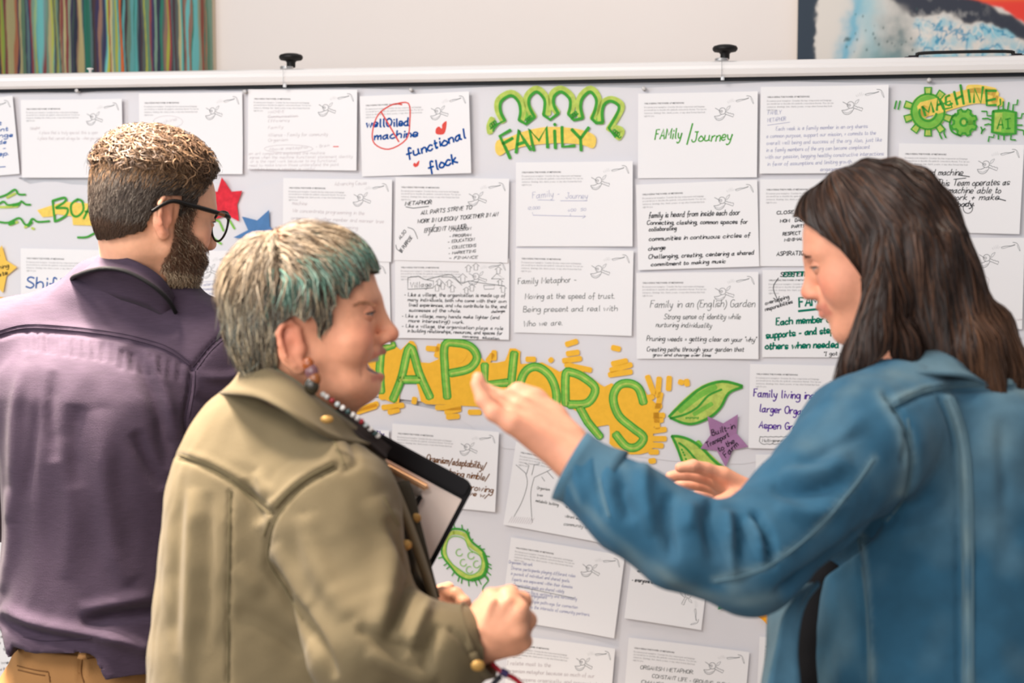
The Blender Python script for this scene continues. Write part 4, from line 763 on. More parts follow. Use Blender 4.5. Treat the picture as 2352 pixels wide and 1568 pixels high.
def keep_largest(V, Q):
    """drop stray islands"""
    lab = np.arange(len(V))
    for _ in range(400):
        m = lab[Q].min(1); new = lab.copy(); 
        for c in range(4): np.minimum.at(new, Q[:, c], m)
        new = new[new]
        if (new == lab).all(): break
        lab = new
    u, cn = np.unique(lab, return_counts=True); big = u[cn.argmax()]; kv = lab == big; mp = np.cumsum(kv) - 1
    return V[kv], mp[Q[kv[Q[:, 0]]]]
def normals(V, Q):
    n = np.cross(V[Q[:, 2]] - V[Q[:, 0]], V[Q[:, 3]] - V[Q[:, 1]]); N = np.zeros_like(V)
    for c in range(Q.shape[1]): np.add.at(N, Q[:, c], n)
    return N / (np.linalg.norm(N, axis=1, keepdims=True) + 1e-12)
def cull(V, Q, keepv):
    kq = keepv[Q].all(1); Q = Q[kq]; used = np.zeros(len(V), bool); used[Q.ravel()] = True; mp = np.cumsum(used) - 1
    return V[used], mp[Q]
def segdist(U, Vp, pts, par=False):
    D = np.full(len(U), 1e9); S = np.zeros(len(U)); pts = np.asarray(pts, float); n = len(pts) - 1
    for i, ((x0, y0), (x1, y1)) in enumerate(zip(pts[:-1], pts[1:])):
        dx, dy = x1 - x0, y1 - y0; t = np.clip(((U - x0) * dx + (Vp - y0) * dy) / (dx * dx + dy * dy + 1e-9), 0, 1); q = np.hypot(U - x0 - t * dx, Vp - y0 - t * dy)
        S = np.where(q < D, (i + t) / n, S); D = np.minimum(D, q)
    return (D, S) if par else D
def folds(V, N, lst):
    U, Y, d = proj(V); vd = V - V3(0, 0, CAMZ); vd /= np.linalg.norm(vd, axis=1, keepdims=True); fac = np.clip(-(N * vd).sum(1) * 2.5, 0, 1); D = np.zeros(len(V))
    for l in lst:
        pts = smooth_poly(l[0], 4) if len(l[0]) > 2 else l[0]; q, S = segdist(U, Y, pts, True)
        e = np.exp(-(q / l[1]) ** 2) * (np.clip(np.minimum(S, 1 - S) / .28, 0.0, 1) ** .7 if l[1] > 8.5 else 1)
        if len(l) > 3 and l[3] == 'c':      # crease: sharp valley with raised lips
            e = e - .5 * np.exp(-((q - l[1] * 1.6) / l[1]) ** 2)
        D += l[2] * e
    return V + N * (D * fac)[:, None]
def wob(V, f, s=0):
    a, b, c = V.T * f; return (np.sin(a + 1.7 * np.sin(b * .7 + s) + s) * np.sin(b * 1.1 + 1.3 * np.sin(c * .8) + 2 * s) + np.sin(c * .9 + 1.5 * np.sin(a * .6 + s)) * .6) / 1.6
def mkbvh(V, Q): return BVHTree.FromPolygons([tuple(v) for v in V], [tuple(int(i) for i in q) for q in Q])
def onsurf(bvh, pts, off_=.001, sub=4, dflt=None):
    out = []
    for p in (smooth_poly(pts, sub) if len(pts) > 2 else [tuple(np.array(pts[0]) * (1 - t) + np.array(pts[1]) * t) for t in np.linspace(0, 1, 10)]):
        d = (P(p[0], p[1], 1) - CAMP).normalized(); h = bvh.ray_cast(CAMP, d)
        if h[0] is not None and (not out or (h[0] - Vector(out[-1])).length < .09):
            n = h[1] if h[1].dot(d) < 0 else -h[1]; out.append(tuple(h[0] + n * off_))
    return out
def seam(name, bvh, pts, r, m, parent, off_=.0003, n=6):
    p = onsurf(bvh, pts, off_)
    if len(p) < 3: return None
    V, Q = tubes([p], r, n); return mesh(name, V, Q, m, parent, True)
def strands(bvh, roots, flow, n, step, lift, width, colf, curl=None, seed=1, jit=.25):
    """ribbons of hair traced over a surface; lift(t, root) height above it, flow(pos, rnd) direction"""
    r = random.Random(seed); VV = []; QQ = []; CC = []
    for p0, n0 in roots:
        p = Vector(p0); nrm = Vector(n0); rv = r.random(); pts = []; ns = []; stp = step * r.uniform(.7, 1.2)
        jd = Vector((r.uniform(-jit, jit), r.uniform(-jit, jit), r.uniform(-jit, jit))); ph = r.uniform(0, 6.28)
        for i in range(n):
            t = i / (n - 1); h = lift(t, p0)
            pts.append(p + nrm * h); ns.append(nrm.copy())
            d = Vector(flow(p, rv)) + jd
            if curl: d = d + nrm.cross(d).normalized() * curl[0] * math.sin(ph + i * curl[1])
            d = d - nrm * d.dot(nrm)
            if d.length < 1e-6: break
            q = p + d.normalized() * stp; hit = bvh.find_nearest(q)
            if hit[0] is None: break
            p = hit[0]; nrm = (nrm * .4 + hit[1] * .6).normalized()
        if len(pts) < 3: continue
        b = len(VV); c = colf(p0, rv); k = len(pts); w = width * r.uniform(.6, 1.3); tw = r.uniform(-.5, .5)
        for i in range(k):
            t = (pts[min(i + 1, k - 1)] - pts[max(i - 1, 0)]).normalized(); sd = t.cross(ns[i]); sd = (sd + ns[i] * tw).normalized() * (w * .5 * (1 - (i / (k - 1)) ** 3 * .85))
            VV.append(pts[i] - sd); VV.append(pts[i] + sd); CC.append(c); CC.append(c)
        for i in range(k - 1): QQ.append((b + 2 * i, b + 2 * i + 1, b + 2 * i + 3, b + 2 * i + 2))
    return np.array([v[:] for v in VV]), np.array(QQ), np.array(CC)
def pick(V, Q, N, wt, n, seed):
    """random points on quads, weighted by area * wt(centre)"""
    c = V[Q].mean(1); a = np.linalg.norm(np.cross(V[Q[:, 2]] - V[Q[:, 0]], V[Q[:, 3]] - V[Q[:, 1]]), axis=1) * wt(c); a /= a.sum()
    rs_ = np.random.RandomState(seed); i = rs_.choice(len(Q), n, p=a); u = rs_.rand(n, 1); v = rs_.rand(n, 1); q = Q[i]
    return list(zip((V[q[:, 0]] * (1 - u) + V[q[:, 1]] * u) * (1 - v) + (V[q[:, 3]] * (1 - u) + V[q[:, 2]] * u) * v, N[q[:, 0]]))
def merge(parts):
    VV, QQ, CC = [], [], []; b = 0
    for V, Q, C in parts: VV.append(V); QQ.append(Q + b); CC.append(np.broadcast_to(C, V.shape)); b += len(V)
    return np.concatenate(VV), np.concatenate(QQ), np.concatenate(CC)

def head(vol, f, ear=(-.013, -.018), female=True, smile=0.0, nose=1.0, chin=1.0, jowl=0.0):
    s = f.s; R = f.R
    def E(c, r, k=.012, sub=False, rot=0.0):
        for sd in ((1,) if c[1] == 0 else (1, -1)):
            RR = R
            if rot:
                ca, sa = math.cos(rot), math.sin(rot); RR = R @ np.array([[ca, 0, -sa], [0, 1, 0], [sa, 0, ca]])
            vol.ell(f.w((c[0], c[1] * sd, c[2])), np.array(r) * s, RR, k * s, sub)
    def C(a, b, ra, rb, k=.01, sub=False):
        for sd in ((1,) if a[1] == 0 and b[1] == 0 else (1, -1)):
            vol.cap(f.w((a[0], a[1] * sd, a[2])), f.w((b[0], b[1] * sd, b[2])), ra * s, rb * s, k * s, sub)
    jw = .9 if female else 1.0
    E((-.010, 0, .034), (.094, .074, .084), .02); E((-.034, 0, .002), (.064, .064, .068), .03)
    E((.030, 0, -.028), (.052, .058, .078), .03); E((.044, 0, .020), (.044, .054, .060), .02)
    C((.002, .048 * jw, -.058), (.060, .016, -.096), .017, .018, .02); E((.036, 0, -.078), (.046, .040 * jw, .034), .02)
    E((.068, 0, -.100), (.018 * chin, .018, .017), .014)
    C((.080, .012, .018), (.066, .044, .020), .010, .008, .016)              # brow
    E((.053, .040, -.033), (.022, .020, .025), .025)                          # cheek
    E((.094, .031, .000), (.0165, .017, .012), .012, True)                    # eye socket
    if not smile and False: pass
    C((.074, .022, -.013), (.072, .040, -.012), .005, .004, .008)            # lower lid bag
    C((.0845, 0, .012), (.100 * nose, 0, -.026), .0085, .0095, .014)     # nose bridge
    E((.102 * nose, 0, -.0315), (.0115, .0115, .0105), .008); E((.0945, .0115, -.0355), (.0105, .0065, .0075), .006)
    E((.0965, .0058, -.0445), (.0042, .0026, .0035), .003, True)               # nostril
    E((.078, 0, -.058), (.015, .026, .019), .014)                            # mouth mound
    if smile < .5:
        C((.0935, 0, -.0555), (.078, .022, -.060), .0050, .0032, .004); C((.0915, 0, -.0665), (.078, .020, -.062), .0055, .0032, .004)
        C((.0985, 0, -.0612), (.080, .021, -.0610), .0012, .0012, .002, True)
    else:
        C((.0925, 0, -.0545), (.064, .035, -.060), .0050, .0030, .004); C((.086, 0, -.0865), (.064, .034, -.067), .0060, .0032, .005)
        E((.088, 0, -.0695), (.030, .038, .0120), .004, True)
        C((.084, 0, -.0625), (.066, .020, -.0625), .0040, .0035, .001)        # upper teeth row
        E((.055, .043, -.042), (.020, .015, .018), .018)
    if jowl: E((.030, .034, -.092), (.034, .020, .020), .02); E((.020, 0, -.106), (.040, .030, .018), .02)
    ex, ez = ear or (0, 0)
    for sd in ((1, -1) if ear else ()):                                                        # ears
        def ep(a, b, o=0): return f.w((ex + a * .9 + b * -.14, sd * (.0735 - a * .45 + o), ez + b))
        vol.ell(ep(-.004, .0, -.002), np.array((.0165, .006, .027)) * s, R, .006 * s)
        pts = [(.010, .008), (.011, .022), (.003, .031), (-.009, .029), (-.0155, .018), (-.016, .004), (-.012, -.012), (-.004, -.024)]
        P_ = [ep(a, b, .003) for a, b in pts]; vol.chain(P_, [.0038 * s] * 2 + [.0042 * s] * 4 + [.0045 * s] * 2, .003 * s)
        vol.ell(ep(.001, -.027, .001), np.array((.0085, .005, .0095)) * s, R, .006 * s)
        vol.ell(ep(.0, .000, .0095), np.array((.0065, .0065, .0100)) * s, R, .004 * s, True)
        vol.cap(ep(-.008, -.012, .006), ep(-.009, .018, .006), .0022 * s, .0022 * s, .003 * s, True)
        vol.ell(ep(.0115, -.004, .003), np.array((.004, .004, .006)) * s, R, .005 * s)
def eyes(f, person, up, low, gaze, iris=(84, 62, 44), sides=(1, -1), basecol=(214, 150, 120)):
    """eyeballs with lids; up and low are the opening angles in degrees"""
    for sd in sides:
        E = V3(.0708, .0325 * sd, .000); r = .0135
        n, m = 14, 24; V = []; C = []; g = np.asarray(gaze, float); g /= np.linalg.norm(g)
        for i in range(n + 1):
            for j in range(m):
                a = math.pi * i / n; b = 2 * math.pi * j / m; v = V3(math.cos(a), math.sin(a) * math.cos(b), math.sin(a) * math.sin(b)); V.append(f.w(E + v * r))
                d = v @ g; C.append(RGB(16, 12, 10)[:3] if d > .965 else RGB(*iris)[:3] if d > .87 else RGB(226, 212, 202)[:3])
        Q = [(i * m + j, i * m + (j + 1) % m, (i + 1) * m + (j + 1) % m, (i + 1) * m + j) for i in range(n) for j in range(m)]
        put('eye', V, Q, mat('eye_wet', (1, 1, 1, 1), .15, attr='col', spec=.6), person, colors=np.array(C))
        def lidmesh(nm, a0, a1, rr_):
            V = []; n2, m2 = 8, 16
            for i in range(n2 + 1):
                ph = math.radians(a0 + (a1 - a0) * i / n2)
                for j in range(m2 + 1):
                    la = math.radians(-84 + 168 * j / m2); V.append(f.w(E + V3(math.cos(ph) * math.cos(la), math.sin(la) * 1.12, math.sin(ph) * math.cos(la)) * rr_))
            Q = [(i * (m2 + 1) + j, i * (m2 + 1) + j + 1, (i + 1) * (m2 + 1) + j + 1, (i + 1) * (m2 + 1) + j) for i in range(n2) for j in range(m2)]
            put(nm, V, Q, skin_m, person, colors=np.array([RGB(*basecol)[:3]] * len(V)))
            return V[:m2 + 1]
        e = lidmesh('eyelid', up, 105, .0147); lidmesh('eyelid', low, -105, .0144)
        V2, Q2 = tubes([np.array(e[1:-1]) + f.R[:, 0] * .0006], .0011, 5); put('eyelash', V2, Q2, mat('lash', RGB(40, 26, 20), .7), person)
def skin_colors(V, f, base, ruddy, lips, dark=None, extra=None):
    L = f.L(V); C = np.tile(np.array(RGB(*base)[:3]), (len(V), 1)); x, y, z = L.T; ay = np.abs(y)
    def mix(w, col): nonlocal C; w = np.clip(w, 0, 1)[:, None]; C = C * (1 - w) + np.array(RGB(*col)[:3]) * w
    inh = (np.abs(x) < .16) & (ay < .12) & (np.abs(z) < .16)
    mix(.55 * np.exp(-((x - .07) / .03) ** 2 - ((ay - .045) / .02) ** 2 - ((z + .03) / .02) ** 2) * inh, ruddy)
    mix(.7 * np.exp(-((x - .108) / .012) ** 2 - (y / .016) ** 2 - ((z + .034) / .012) ** 2) * inh, ruddy)
    mix(.6 * np.exp(-((ay - .082) / .012) ** 2 - ((z + .02) / .035) ** 2) * (np.abs(x) < .04) * inh, ruddy)
    mix(1.8 * np.exp(-((x - .097) / .010) ** 2 - ((ay - .0085) / .006) ** 2 - ((z + .0425) / .0034) ** 2) * inh, (120, 36, 34))  # nostril shade painted dark red into the skin colour
    if lips: mix(lips[0] * np.exp(-(np.clip(.086 - .25 * ay - x, 0, 1) / .004) ** 2) * (x > .06) * (ay < .03) * (np.exp(-((z + lips[1]) / .0048) ** 2) + np.exp(-((z + lips[2]) / .0055) ** 2)) * inh, (176, 84, 78))
    mix(.9 * np.exp(-((x - .086) / .008) ** 2 - ((ay - .031) / .011) ** 2 - ((z + .0) / .0016) ** 2) * inh, (60, 36, 30))
    if extra: C = extra(C, L, V)
    return C
skin_m = mat('skin', RGB(222, 165, 135), .52, attr='col', spec=.35, sss=.12, noise=(90, .05), bump=(260, .12))
hair_m = mat('hair', RGB(80, 60, 45), .55, attr='col', spec=.28)
def finish_body(V, Q, f, cols, person, name='body'):
    return mesh(name, V - np.array(person.location), Q, skin_m, person, True, colors=cols)
def put(name, V, Q, m, person, **kw): return mesh(name, np.asarray(V) - np.array(person.location), np.asarray(Q), m, person, True, **kw)
def shoes(person, f_pts):
    for a, b in f_pts:
        a = np.array(a); b = np.array(b); v = Vol(np.minimum(a, b) - .08, np.maximum(a, b) + .12, .006); v.cap(a + V3(0, 0, .03), b + V3(0, 0, .025), .042, .038, .02); v.cap(a + V3(0, 0, .05), a + V3(0, 0, .1), .04, .042, .02)
        v.F = np.maximum(v.F, (0.0 - v.ax[2])[None, None, :].astype(np.float32)); V, Q = v.mesh(); put('shoe', V, Q, mat('shoe_leather', RGB(60, 44, 34), .5), person)
def ruled(top, bot, n=40, thick=.003, closed=False):
    A = np.array(smooth_poly([tuple(p) for p in top], 8, closed)); B = np.array(smooth_poly([tuple(p) for p in bot], 8, closed))
    def rs_(A):
        d = np.r_[0, np.cumsum(np.linalg.norm(np.diff(A, axis=0), axis=1))]; t = np.linspace(0, d[-1], n); return np.stack([np.interp(t, d, A[:, i]) for i in range(3)], 1)
    A, B = rs_(A), rs_(B); m = 6; G = np.stack([A + (B - A) * j / (m - 1) for j in range(m)], 0); nr = np.cross(np.gradient(G, axis=1), np.gradient(G, axis=0)); nr /= np.linalg.norm(nr, axis=2, keepdims=True) + 1e-9
    G = G + nr * (np.sin(np.linspace(0, np.pi, m))[:, None, None] * .004); V = np.concatenate([(G + nr * thick / 2).reshape(-1, 3), (G - nr * thick / 2).reshape(-1, 3)]); K = m * n; Q = []
    for j in range(m - 1):
        for i in range(n - 1): a = j * n + i; Q += [(a, a + 1, a + n + 1, a + n), (K + a, K + a + n, K + a + n + 1, K + a + 1)]
    for i in range(n - 1):
        Q += [(i, K + i, K + i + 1, i + 1), ((m - 1) * n + i, (m - 1) * n + i + 1, K + (m - 1) * n + i + 1, K + (m - 1) * n + i)]
    for j in range(m - 1): Q += [(j * n, (j + 1) * n, K + (j + 1) * n, K + j * n), (j * n + n - 1, K + j * n + n - 1, K + (j + 1) * n + n - 1, (j + 1) * n + n - 1)]
    return V, np.array(Q)
def rowtab(rows, d):
    """(py, xl, xr, half depth[, depth offset]) pixel rows at depth d -> world rows"""
    out = []
    for r in rows:
        a = P(r[1], r[0], d); b = P(r[2], r[0], d); out.append((a.z, a.x, b.x, a.y + (r[4] if len(r) > 4 else 0), r[3]))
    return out
# ------------------------------------------------------------ the bearded man (left)
G0 = P(230, 700, 2.47)
man = empty('person', (G0.x, G0.y, 0), 'bearded man in black glasses and a dusky purple shirt, seen from behind, reading the board', 'person')
fm_ = Frame(PX(364, 487, 2.43), math.radians(50), math.radians(13), 0, 1.0)
vol = Vol((-1.12, 2.1, .85), (-.30, 2.95, 1.86), .0030)
head(vol, fm_, (-.024, -.014), False, 0, 1.0, 1.15)
nb = PX(318, 700, 2.49); vol.cap(fm_.w((-.022, 0, -.045)), nb, .060, .050, .02); vol.cap(fm_.w((-.03, .02, -.05)), nb + V3(-.01, .03, 0), .045, .045, .03)
vol.cap(fm_.w((.0, -.050, -.05)), nb + V3(.055, -.0, -.02), .011, .013, .02)      # neck tendon
vol.cap(fm_.w((.03, 0, -.085)), nb + V3(.03, 0, .03), .030, .045, .03)
sp = [PX(300, 770, 2.51), PX(250, 1150, 2.50), PX(225, 1500, 2.50)]; vol.chain([nb] + sp, [.06, .06, .08, .08], .04)
LA = [PX(20, 790, 2.47), PX(-62, 1060, 2.52), PX(12, 1185, 2.74)]; RA = [PX(480, 820, 2.46), PX(620, 1020, 2.52), PX(640, 1150, 2.8)]
for A in (LA, RA): vol.chain([sp[0]] + A, [.045, .042, .034, .026], .03)
def mhand(w, dirv):
    dirv = dirv / np.linalg.norm(dirv); sd = np.cross(dirv, V3(0, 0, 1)); sd /= np.linalg.norm(sd); up = np.cross(sd, dirv)
    for i in range(4):
        o = (i - 1.5) * .019; kn = w + dirv * .085 + sd * o; vol.cap(w + sd * o * .6, kn, .014, .012, .012)
        L_ = (.062, .072, .067, .052)[i]; vol.chain([kn, kn + dirv * L_ * .5 - up * .006, kn + dirv * L_ * .85 - up * .022, kn + dirv * L_ - up * .036], [.0095, .0088, .008, .007], .004)
    vol.chain([w + dirv * .02 + sd * .02, w + dirv * .05 + sd * .045 - up * .01, w + dirv * .085 + sd * .05 - up * .02], [.014, .011, .009], .01)
mhand(LA[2], V3(.25, .9, .15)); mhand(RA[2], V3(-.1, .9, .3))
V, Q = keep_largest(*vol.mesh())
beard = np.array(RGB(92, 66, 50)[:3])
def bw(L):
    x, y, z = L.T; jaw = np.clip((x - (.002 + .25 * np.clip(-.06 - z, 0, 1))) / .008, 0, 1) * np.clip((-.028 - z + .5 * np.clip(.045 - x, 0, .03)) / .01, 0, 1)
    burn = np.clip((x + .002) / .004, 0, 1) * np.clip((.030 - x) / .005, 0, 1) * np.clip((.03 - z) / .01, 0, 1) * (np.abs(y) > .045)
    front = np.clip((x - .07) / .01, 0, 1) * (z > -.052) * (z < -.0)
    cheek = np.clip((x - .05) / .01, 0, 1) * np.clip((z + .048) / .008, 0, 1)
    return np.clip(np.maximum(jaw * (1 - front) * (1 - cheek), burn), 0, 1) * (z > -.135) * (np.abs(y) < .09) * (x < .12)
def ex(C, L, V_): w = bw(L)[:, None] * .8; return C * (1 - w) + beard * w
cols = skin_colors(V, fm_, (230, 172, 140), (224, 134, 108), None, extra=ex)
finish_body(V, Q, fm_, cols, man); eyes(fm_, man, 14, -14, (1, 0, -.3), basecol=(218, 156, 126))
Nb = normals(V, Q); bvh = mkbvh(V, Q)
# hair
hv = Vol(fm_.O - .18, fm_.O + .18, .004)
hv.ell(fm_.w((-.012, 0, .036)), (.098, .080, .086), fm_.R, .02); hv.ell(fm_.w((-.040, 0, .000)), (.067, .071, .086), fm_.R, .03); hv.ell(fm_.w((-.046, 0, .052)), (.060, .068, .060), fm_.R, .03); hv.ell(fm_.w((.004, 0, .070)), (.068, .064, .050), fm_.R, .02)
HV, HQ = hv.mesh()
def hair_mask(L, mg=0.0):
    x, y, z = L.T; xs = [-.14, -.085, -.046, -.040, -.006, -.002, .026, .032, .048, .064, .12]; zs = [-.066, -.066, -.04, .016, .022, -.01, -.005, .030, .052, .080, .092]
    return z > np.interp(x, xs, zs) + mg
HV, HQ = cull(HV, HQ, hair_mask(fm_.L(HV))); HN = normals(HV, HQ); hb = mkbvh(HV, HQ)
fu = fm_.R[:, 2]; ff = fm_.R[:, 0]; fl_ = fm_.R[:, 1]
def top_w(c): z = fm_.L(c)[:, 2]; return np.clip((z - .062 + .15 * np.clip(-fm_.L(c)[:, 0] - .05, 0, 1)) / .02, 0, 1)
def side_w(c): z = fm_.L(c)[:, 2]; return np.clip((.090 - z) / .02, 0, 1)
rr = random.Random(3)
def flow_side(p, rv):
    L = fm_.L(np.array([p[:]]))[0]; return Vector(-fu * (1.1) - ff * (.9 if L[0] > -.05 else .2) * (1 + rv * .4))
def flow_top(p, rv):
    a = rv * 6.28; return Vector(ff * (.9 * math.cos(a) + .7) + fl_ * (math.sin(a) * 1.3) - fu * .35)
def col_side(p, rv):
    L = fm_.L(np.array([p[:]]))[0]; b = rr.uniform(.6, 1.25); c = np.array(RGB(60, 49, 42)[:3]) * b
    if rr.random() < .30: c = np.array(RGB(112, 102, 92)[:3]) * b
    if L[2] > .035 and rr.random() < (L[2] - .035) / .045: c = np.array(RGB(140, 106, 74)[:3]) * b  # lighter strands higher up; overhead light partly put into the hair colour
    if L[2] < -.02: c = np.array(RGB(70, 50, 36)[:3]) * b
    return c
def col_top(p, rv):  # top hair lighter than the sides, in part painted overhead light
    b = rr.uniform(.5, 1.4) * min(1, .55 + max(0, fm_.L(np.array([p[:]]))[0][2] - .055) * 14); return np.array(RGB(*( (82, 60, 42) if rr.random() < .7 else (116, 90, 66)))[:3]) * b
S1 = strands(hb, pick(HV, HQ, HN, side_w, 12000, 1), flow_side, 6, .0042, lambda t, p: .0008 + .0040 * t, .0009, col_side, (.35, 1.0), 2, .28)
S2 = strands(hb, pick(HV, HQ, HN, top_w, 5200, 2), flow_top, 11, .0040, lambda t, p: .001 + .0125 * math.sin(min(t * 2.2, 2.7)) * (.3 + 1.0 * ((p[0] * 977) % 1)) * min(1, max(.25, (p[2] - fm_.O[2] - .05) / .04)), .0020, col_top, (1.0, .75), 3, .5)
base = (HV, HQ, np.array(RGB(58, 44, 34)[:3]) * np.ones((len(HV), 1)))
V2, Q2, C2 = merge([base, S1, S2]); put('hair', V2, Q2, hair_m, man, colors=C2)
# beard
def bwt(c): return bw(fm_.L(c)) ** 2
def col_b(p, rv):
    L = fm_.L(np.array([p[:]]))[0]; b = rr.uniform(.6, 1.3); return np.array(RGB(*((178, 158, 132) if (L[2] < -.085 and rr.random() < .65) or rr.random() < .12 else (100, 72, 54)))[:3]) * b
S3 = strands(bvh, pick(V, Q, Nb, bwt, 7000, 5), lambda p, rv: Vector(-fu * 1.2 + ff * .25), 6, .0026, lambda t, p: .0005 + .009 * t, .0009, col_b, (1.3, 1.3), 6, .6)
V2, Q2, C2 = S3; put('beard', V2, Q2, hair_m, man, colors=C2)
# lashes and brow on the visible side are hidden by the frame; glasses
gl = bpy.data.objects.new('glasses', None); COL.objects.link(gl); gl.parent = man; tag(gl, 'black glasses with a tortoiseshell hinge')
blk = mat('glasses_black', RGB(20, 17, 16), .4, spec=.3)
def rim(cy):
    pts = []
    for k in range(36):
        a = 2 * math.pi * k / 36; c, s_ = math.cos(a), math.sin(a); e = 2.6
        yy = .0262 * abs(c) ** (2 / e) * (1 if c > 0 else -1); zz = .0225 * abs(s_) ** (2 / e) * (1 if s_ > 0 else -1)
        if zz < 0: zz *= 1.18; yy *= 1 - .28 * (zz / .024) ** 2
        pts.append(fm_.w((.0985 - 2.2 * yy * yy, cy + yy, .0 + zz)))
    return np.array(pts)
fr = []
for cy in (.0325, -.0325):
    r = rim(cy); fr.append(np.r_[r, r[:2]])
rad = [np.array([.0019 + .0016 * max(0, math.sin(2 * math.pi * k / 36)) for k in range(38)])] * 2
fr += [np.array([fm_.w((.099, y, .010 + .003 * math.cos(y * 200))) for y in np.linspace(-.009, .009, 7)])]; rad += [.0018]
V2, Q2 = tubes(fr, rad, 8); put('frame', V2, Q2, blk, man).parent = gl
for cy in (.0325, -.0325):
    r = rim(cy); V2 = np.r_[r, [r.mean(0)]]; Q2 = np.array([(i, (i + 1) % 36, 36) for i in range(36)])
    gm = mat('lens_glass', (1, 1, 1, 1), .02, spec=.5)
    if not gm.get('done'):
        gm['done'] = 1; nt = gm.node_tree; tr = nt.nodes.new('ShaderNodeBsdfTransparent'); gs = nt.nodes.new('ShaderNodeBsdfGlossy'); gs.inputs['Roughness'].default_value = .02; mx = nt.nodes.new('ShaderNodeMixShader'); mx.inputs[0].default_value = .05
        nt.links.new(tr.outputs[0], mx.inputs[1]); nt.links.new(gs.outputs[0], mx.inputs[2]); nt.links.new(mx.outputs[0], nt.nodes['Material Output'].inputs[0])
    put('lens', V2, Q2, gm, man).parent = gl
for sd in (1, -1):
    pts = smooth_poly([tuple(fm_.w((x, sd * y, z))) for x, y, z in ((.096, .058, .013), (.088, .067, .014), (.05, .0765, .014), (.01, .0835, .0135), (-.020, .0885, .0125), (-.036, .087, .004), (-.052, .084, -.012))], 5)
    V2, Q2 = tubes([pts], [np.linspace(.0042, .0032, len(pts))], 8); put('temple', V2, Q2, blk, man).parent = gl
V2, Q2 = tubes([[tuple(fm_.w((.080, -.0705, .0135))), tuple(fm_.w((.072, -.0725, .0135))), tuple(fm_.w((.066, -.0735, .0135)))]], .0035, 8); q = put('hinge', V2, Q2, mat('tortoise', RGB(120, 62, 28), .3, spec=.6), man); q.parent = gl

# shirt
D_ = 2.47
sv = Vol((-1.25, 2.05, .80), (-.28, 2.95, 1.60), .0045)
sv.rows(rowtab([(640, 205, 405, .070, .050), (668, 150, 425, .080, .052), (700, 100, 455, .090, .048), (735, 52, 490, .100, .034), (775, 18, 520, .112, .014), (830, -20, 540, .122, -.006), (880, -22, 535, .128, -.014), (920, -15, 530, .130, -.017), (1000, 5, 500, .132, -.017), (1100, 18, 480, .130, -.012), (1220, 16, 470, .135), (1330, 4, 462, .14), (1420, -6, 458, .145), (1500, 0, 455, .15)], D_), 2.25, .03)
sv.cap(PX(300, 690, 2.485), PX(40, 780, 2.48), .070, .066, .05); sv.cap(PX(320, 690, 2.475), PX(475, 790, 2.46), .068, .066, .05)
sv.chain([PX(20, 800, 2.48), PX(-62, 1060, 2.52), PX(4, 1182, 2.70)], [.078, .062, .050], .03)
sv.chain([PX(478, 815, 2.46), PX(610, 985, 2.50), PX(640, 1120, 2.75)], [.080, .068, .052], .03)
sv.cap(PX(240, 664, 2.475), PX(365, 694, 2.465), .044, .044, .04); sv.cap(PX(225, 690, 2.485), PX(300, 684, 2.470), .048, .048, .04)
sv.cap(fm_.w((-.022, 0, -.06)), nb + V3(.0, .0, .13), .045, .045, .012, True)
X_ = sv.ax[0][:, None, None]; Z_ = sv.ax[2][None, None, :]
hem = np.interp(sv.ax[0], [P(x, 1470, 2.4).x for x in (-40, 10, 42, 56, 110, 210, 245, 270, 310, 350, 480)], [P(0, y, 2.4).z for y in (1400, 1440, 1492, 1462, 1474, 1468, 1478, 1528, 1556, 1572, 1600)])[:, None, None]
sv.F = np.maximum(sv.F, (hem - Z_).astype(np.float32))
SV, SQ = keep_largest(*sv.mesh()); SN = normals(SV, SQ)
SV = SV + SN * (.0024 * wob(SV, 26, 1) + .0014 * wob(SV * np.array([1.6, 1, .5]), 55, 2) + .0008 * wob(SV * np.array([1, 1, .4]), 120, 5))[:, None]
fo = [([(0, 772), (60, 758), (160, 764), (280, 780), (380, 808), (440, 845)], 7, -.0055), ([(45, 745), (150, 752), (280, 766), (400, 798)], 9, .002),
      ([(440, 850), (436, 900), (425, 960), (430, 1000)], 6, -.006), ([(445, 845), (480, 800), (515, 768)], 6, -.005),
      ([(455, 862), (520, 866), (560, 850)], 10, .007), ([(450, 905), (500, 935), (540, 930)], 12, -.007), ([(455, 960), (490, 1000), (530, 1010)], 12, .006),
      ([(290, 790), (330, 850), (370, 960), (385, 1080)], 20, -.012), ([(330, 800), (370, 880), (405, 1010)], 16, .009), ([(310, 990), (340, 1060), (380, 1120)], 16, -.010),
      ([(120, 850), (115, 960), (125, 1060)], 16, -.007), ([(60, 830), (35, 960), (30, 1200)], 16, .007), ([(90, 840), (80, 1000), (60, 1150)], 12, -.004),
      ([(180, 930), (170, 1010), (175, 1120)], 22, -.006), ([(230, 940), (240, 1080), (260, 1260), (300, 1340)], 26, .008), ([(145, 1000), (160, 1180), (150, 1330)], 22, .004),
      ([(0, 1395), (60, 1425), (150, 1448), (240, 1462), (340, 1500)], 16, .012), ([(0, 1420), (70, 1450), (150, 1466), (220, 1474)], 14, -.010), ([(185, 1435), (250, 1418), (340, 1405), (400, 1400)], 15, -.016), ([(180, 1400), (260, 1385), (350, 1370)], 14, .008),
      ([(230, 1460), (300, 1475), (350, 1500)], 14, .009), ([(20, 1120), (25, 1240), (5, 1360)], 14, .006)]
for i in range(17): fo.append(([(60 + i * 22, 762 + i * 3.2 * (1 if i < 10 else 1.35)), (60 + i * 22 + (i * 7) % 5 - 2, 800 + i * 3.2 * (1 if i < 10 else 1.35))], 5, -.0032 - .001 * (i % 3)))
SV = folds(SV, SN, fo)
shirt_m = mat('shirt_linen', RGB(58, 45, 61), .85, sheen=.06, noise=(55, .13, (1, 1, 9)), bump=(700, .35))
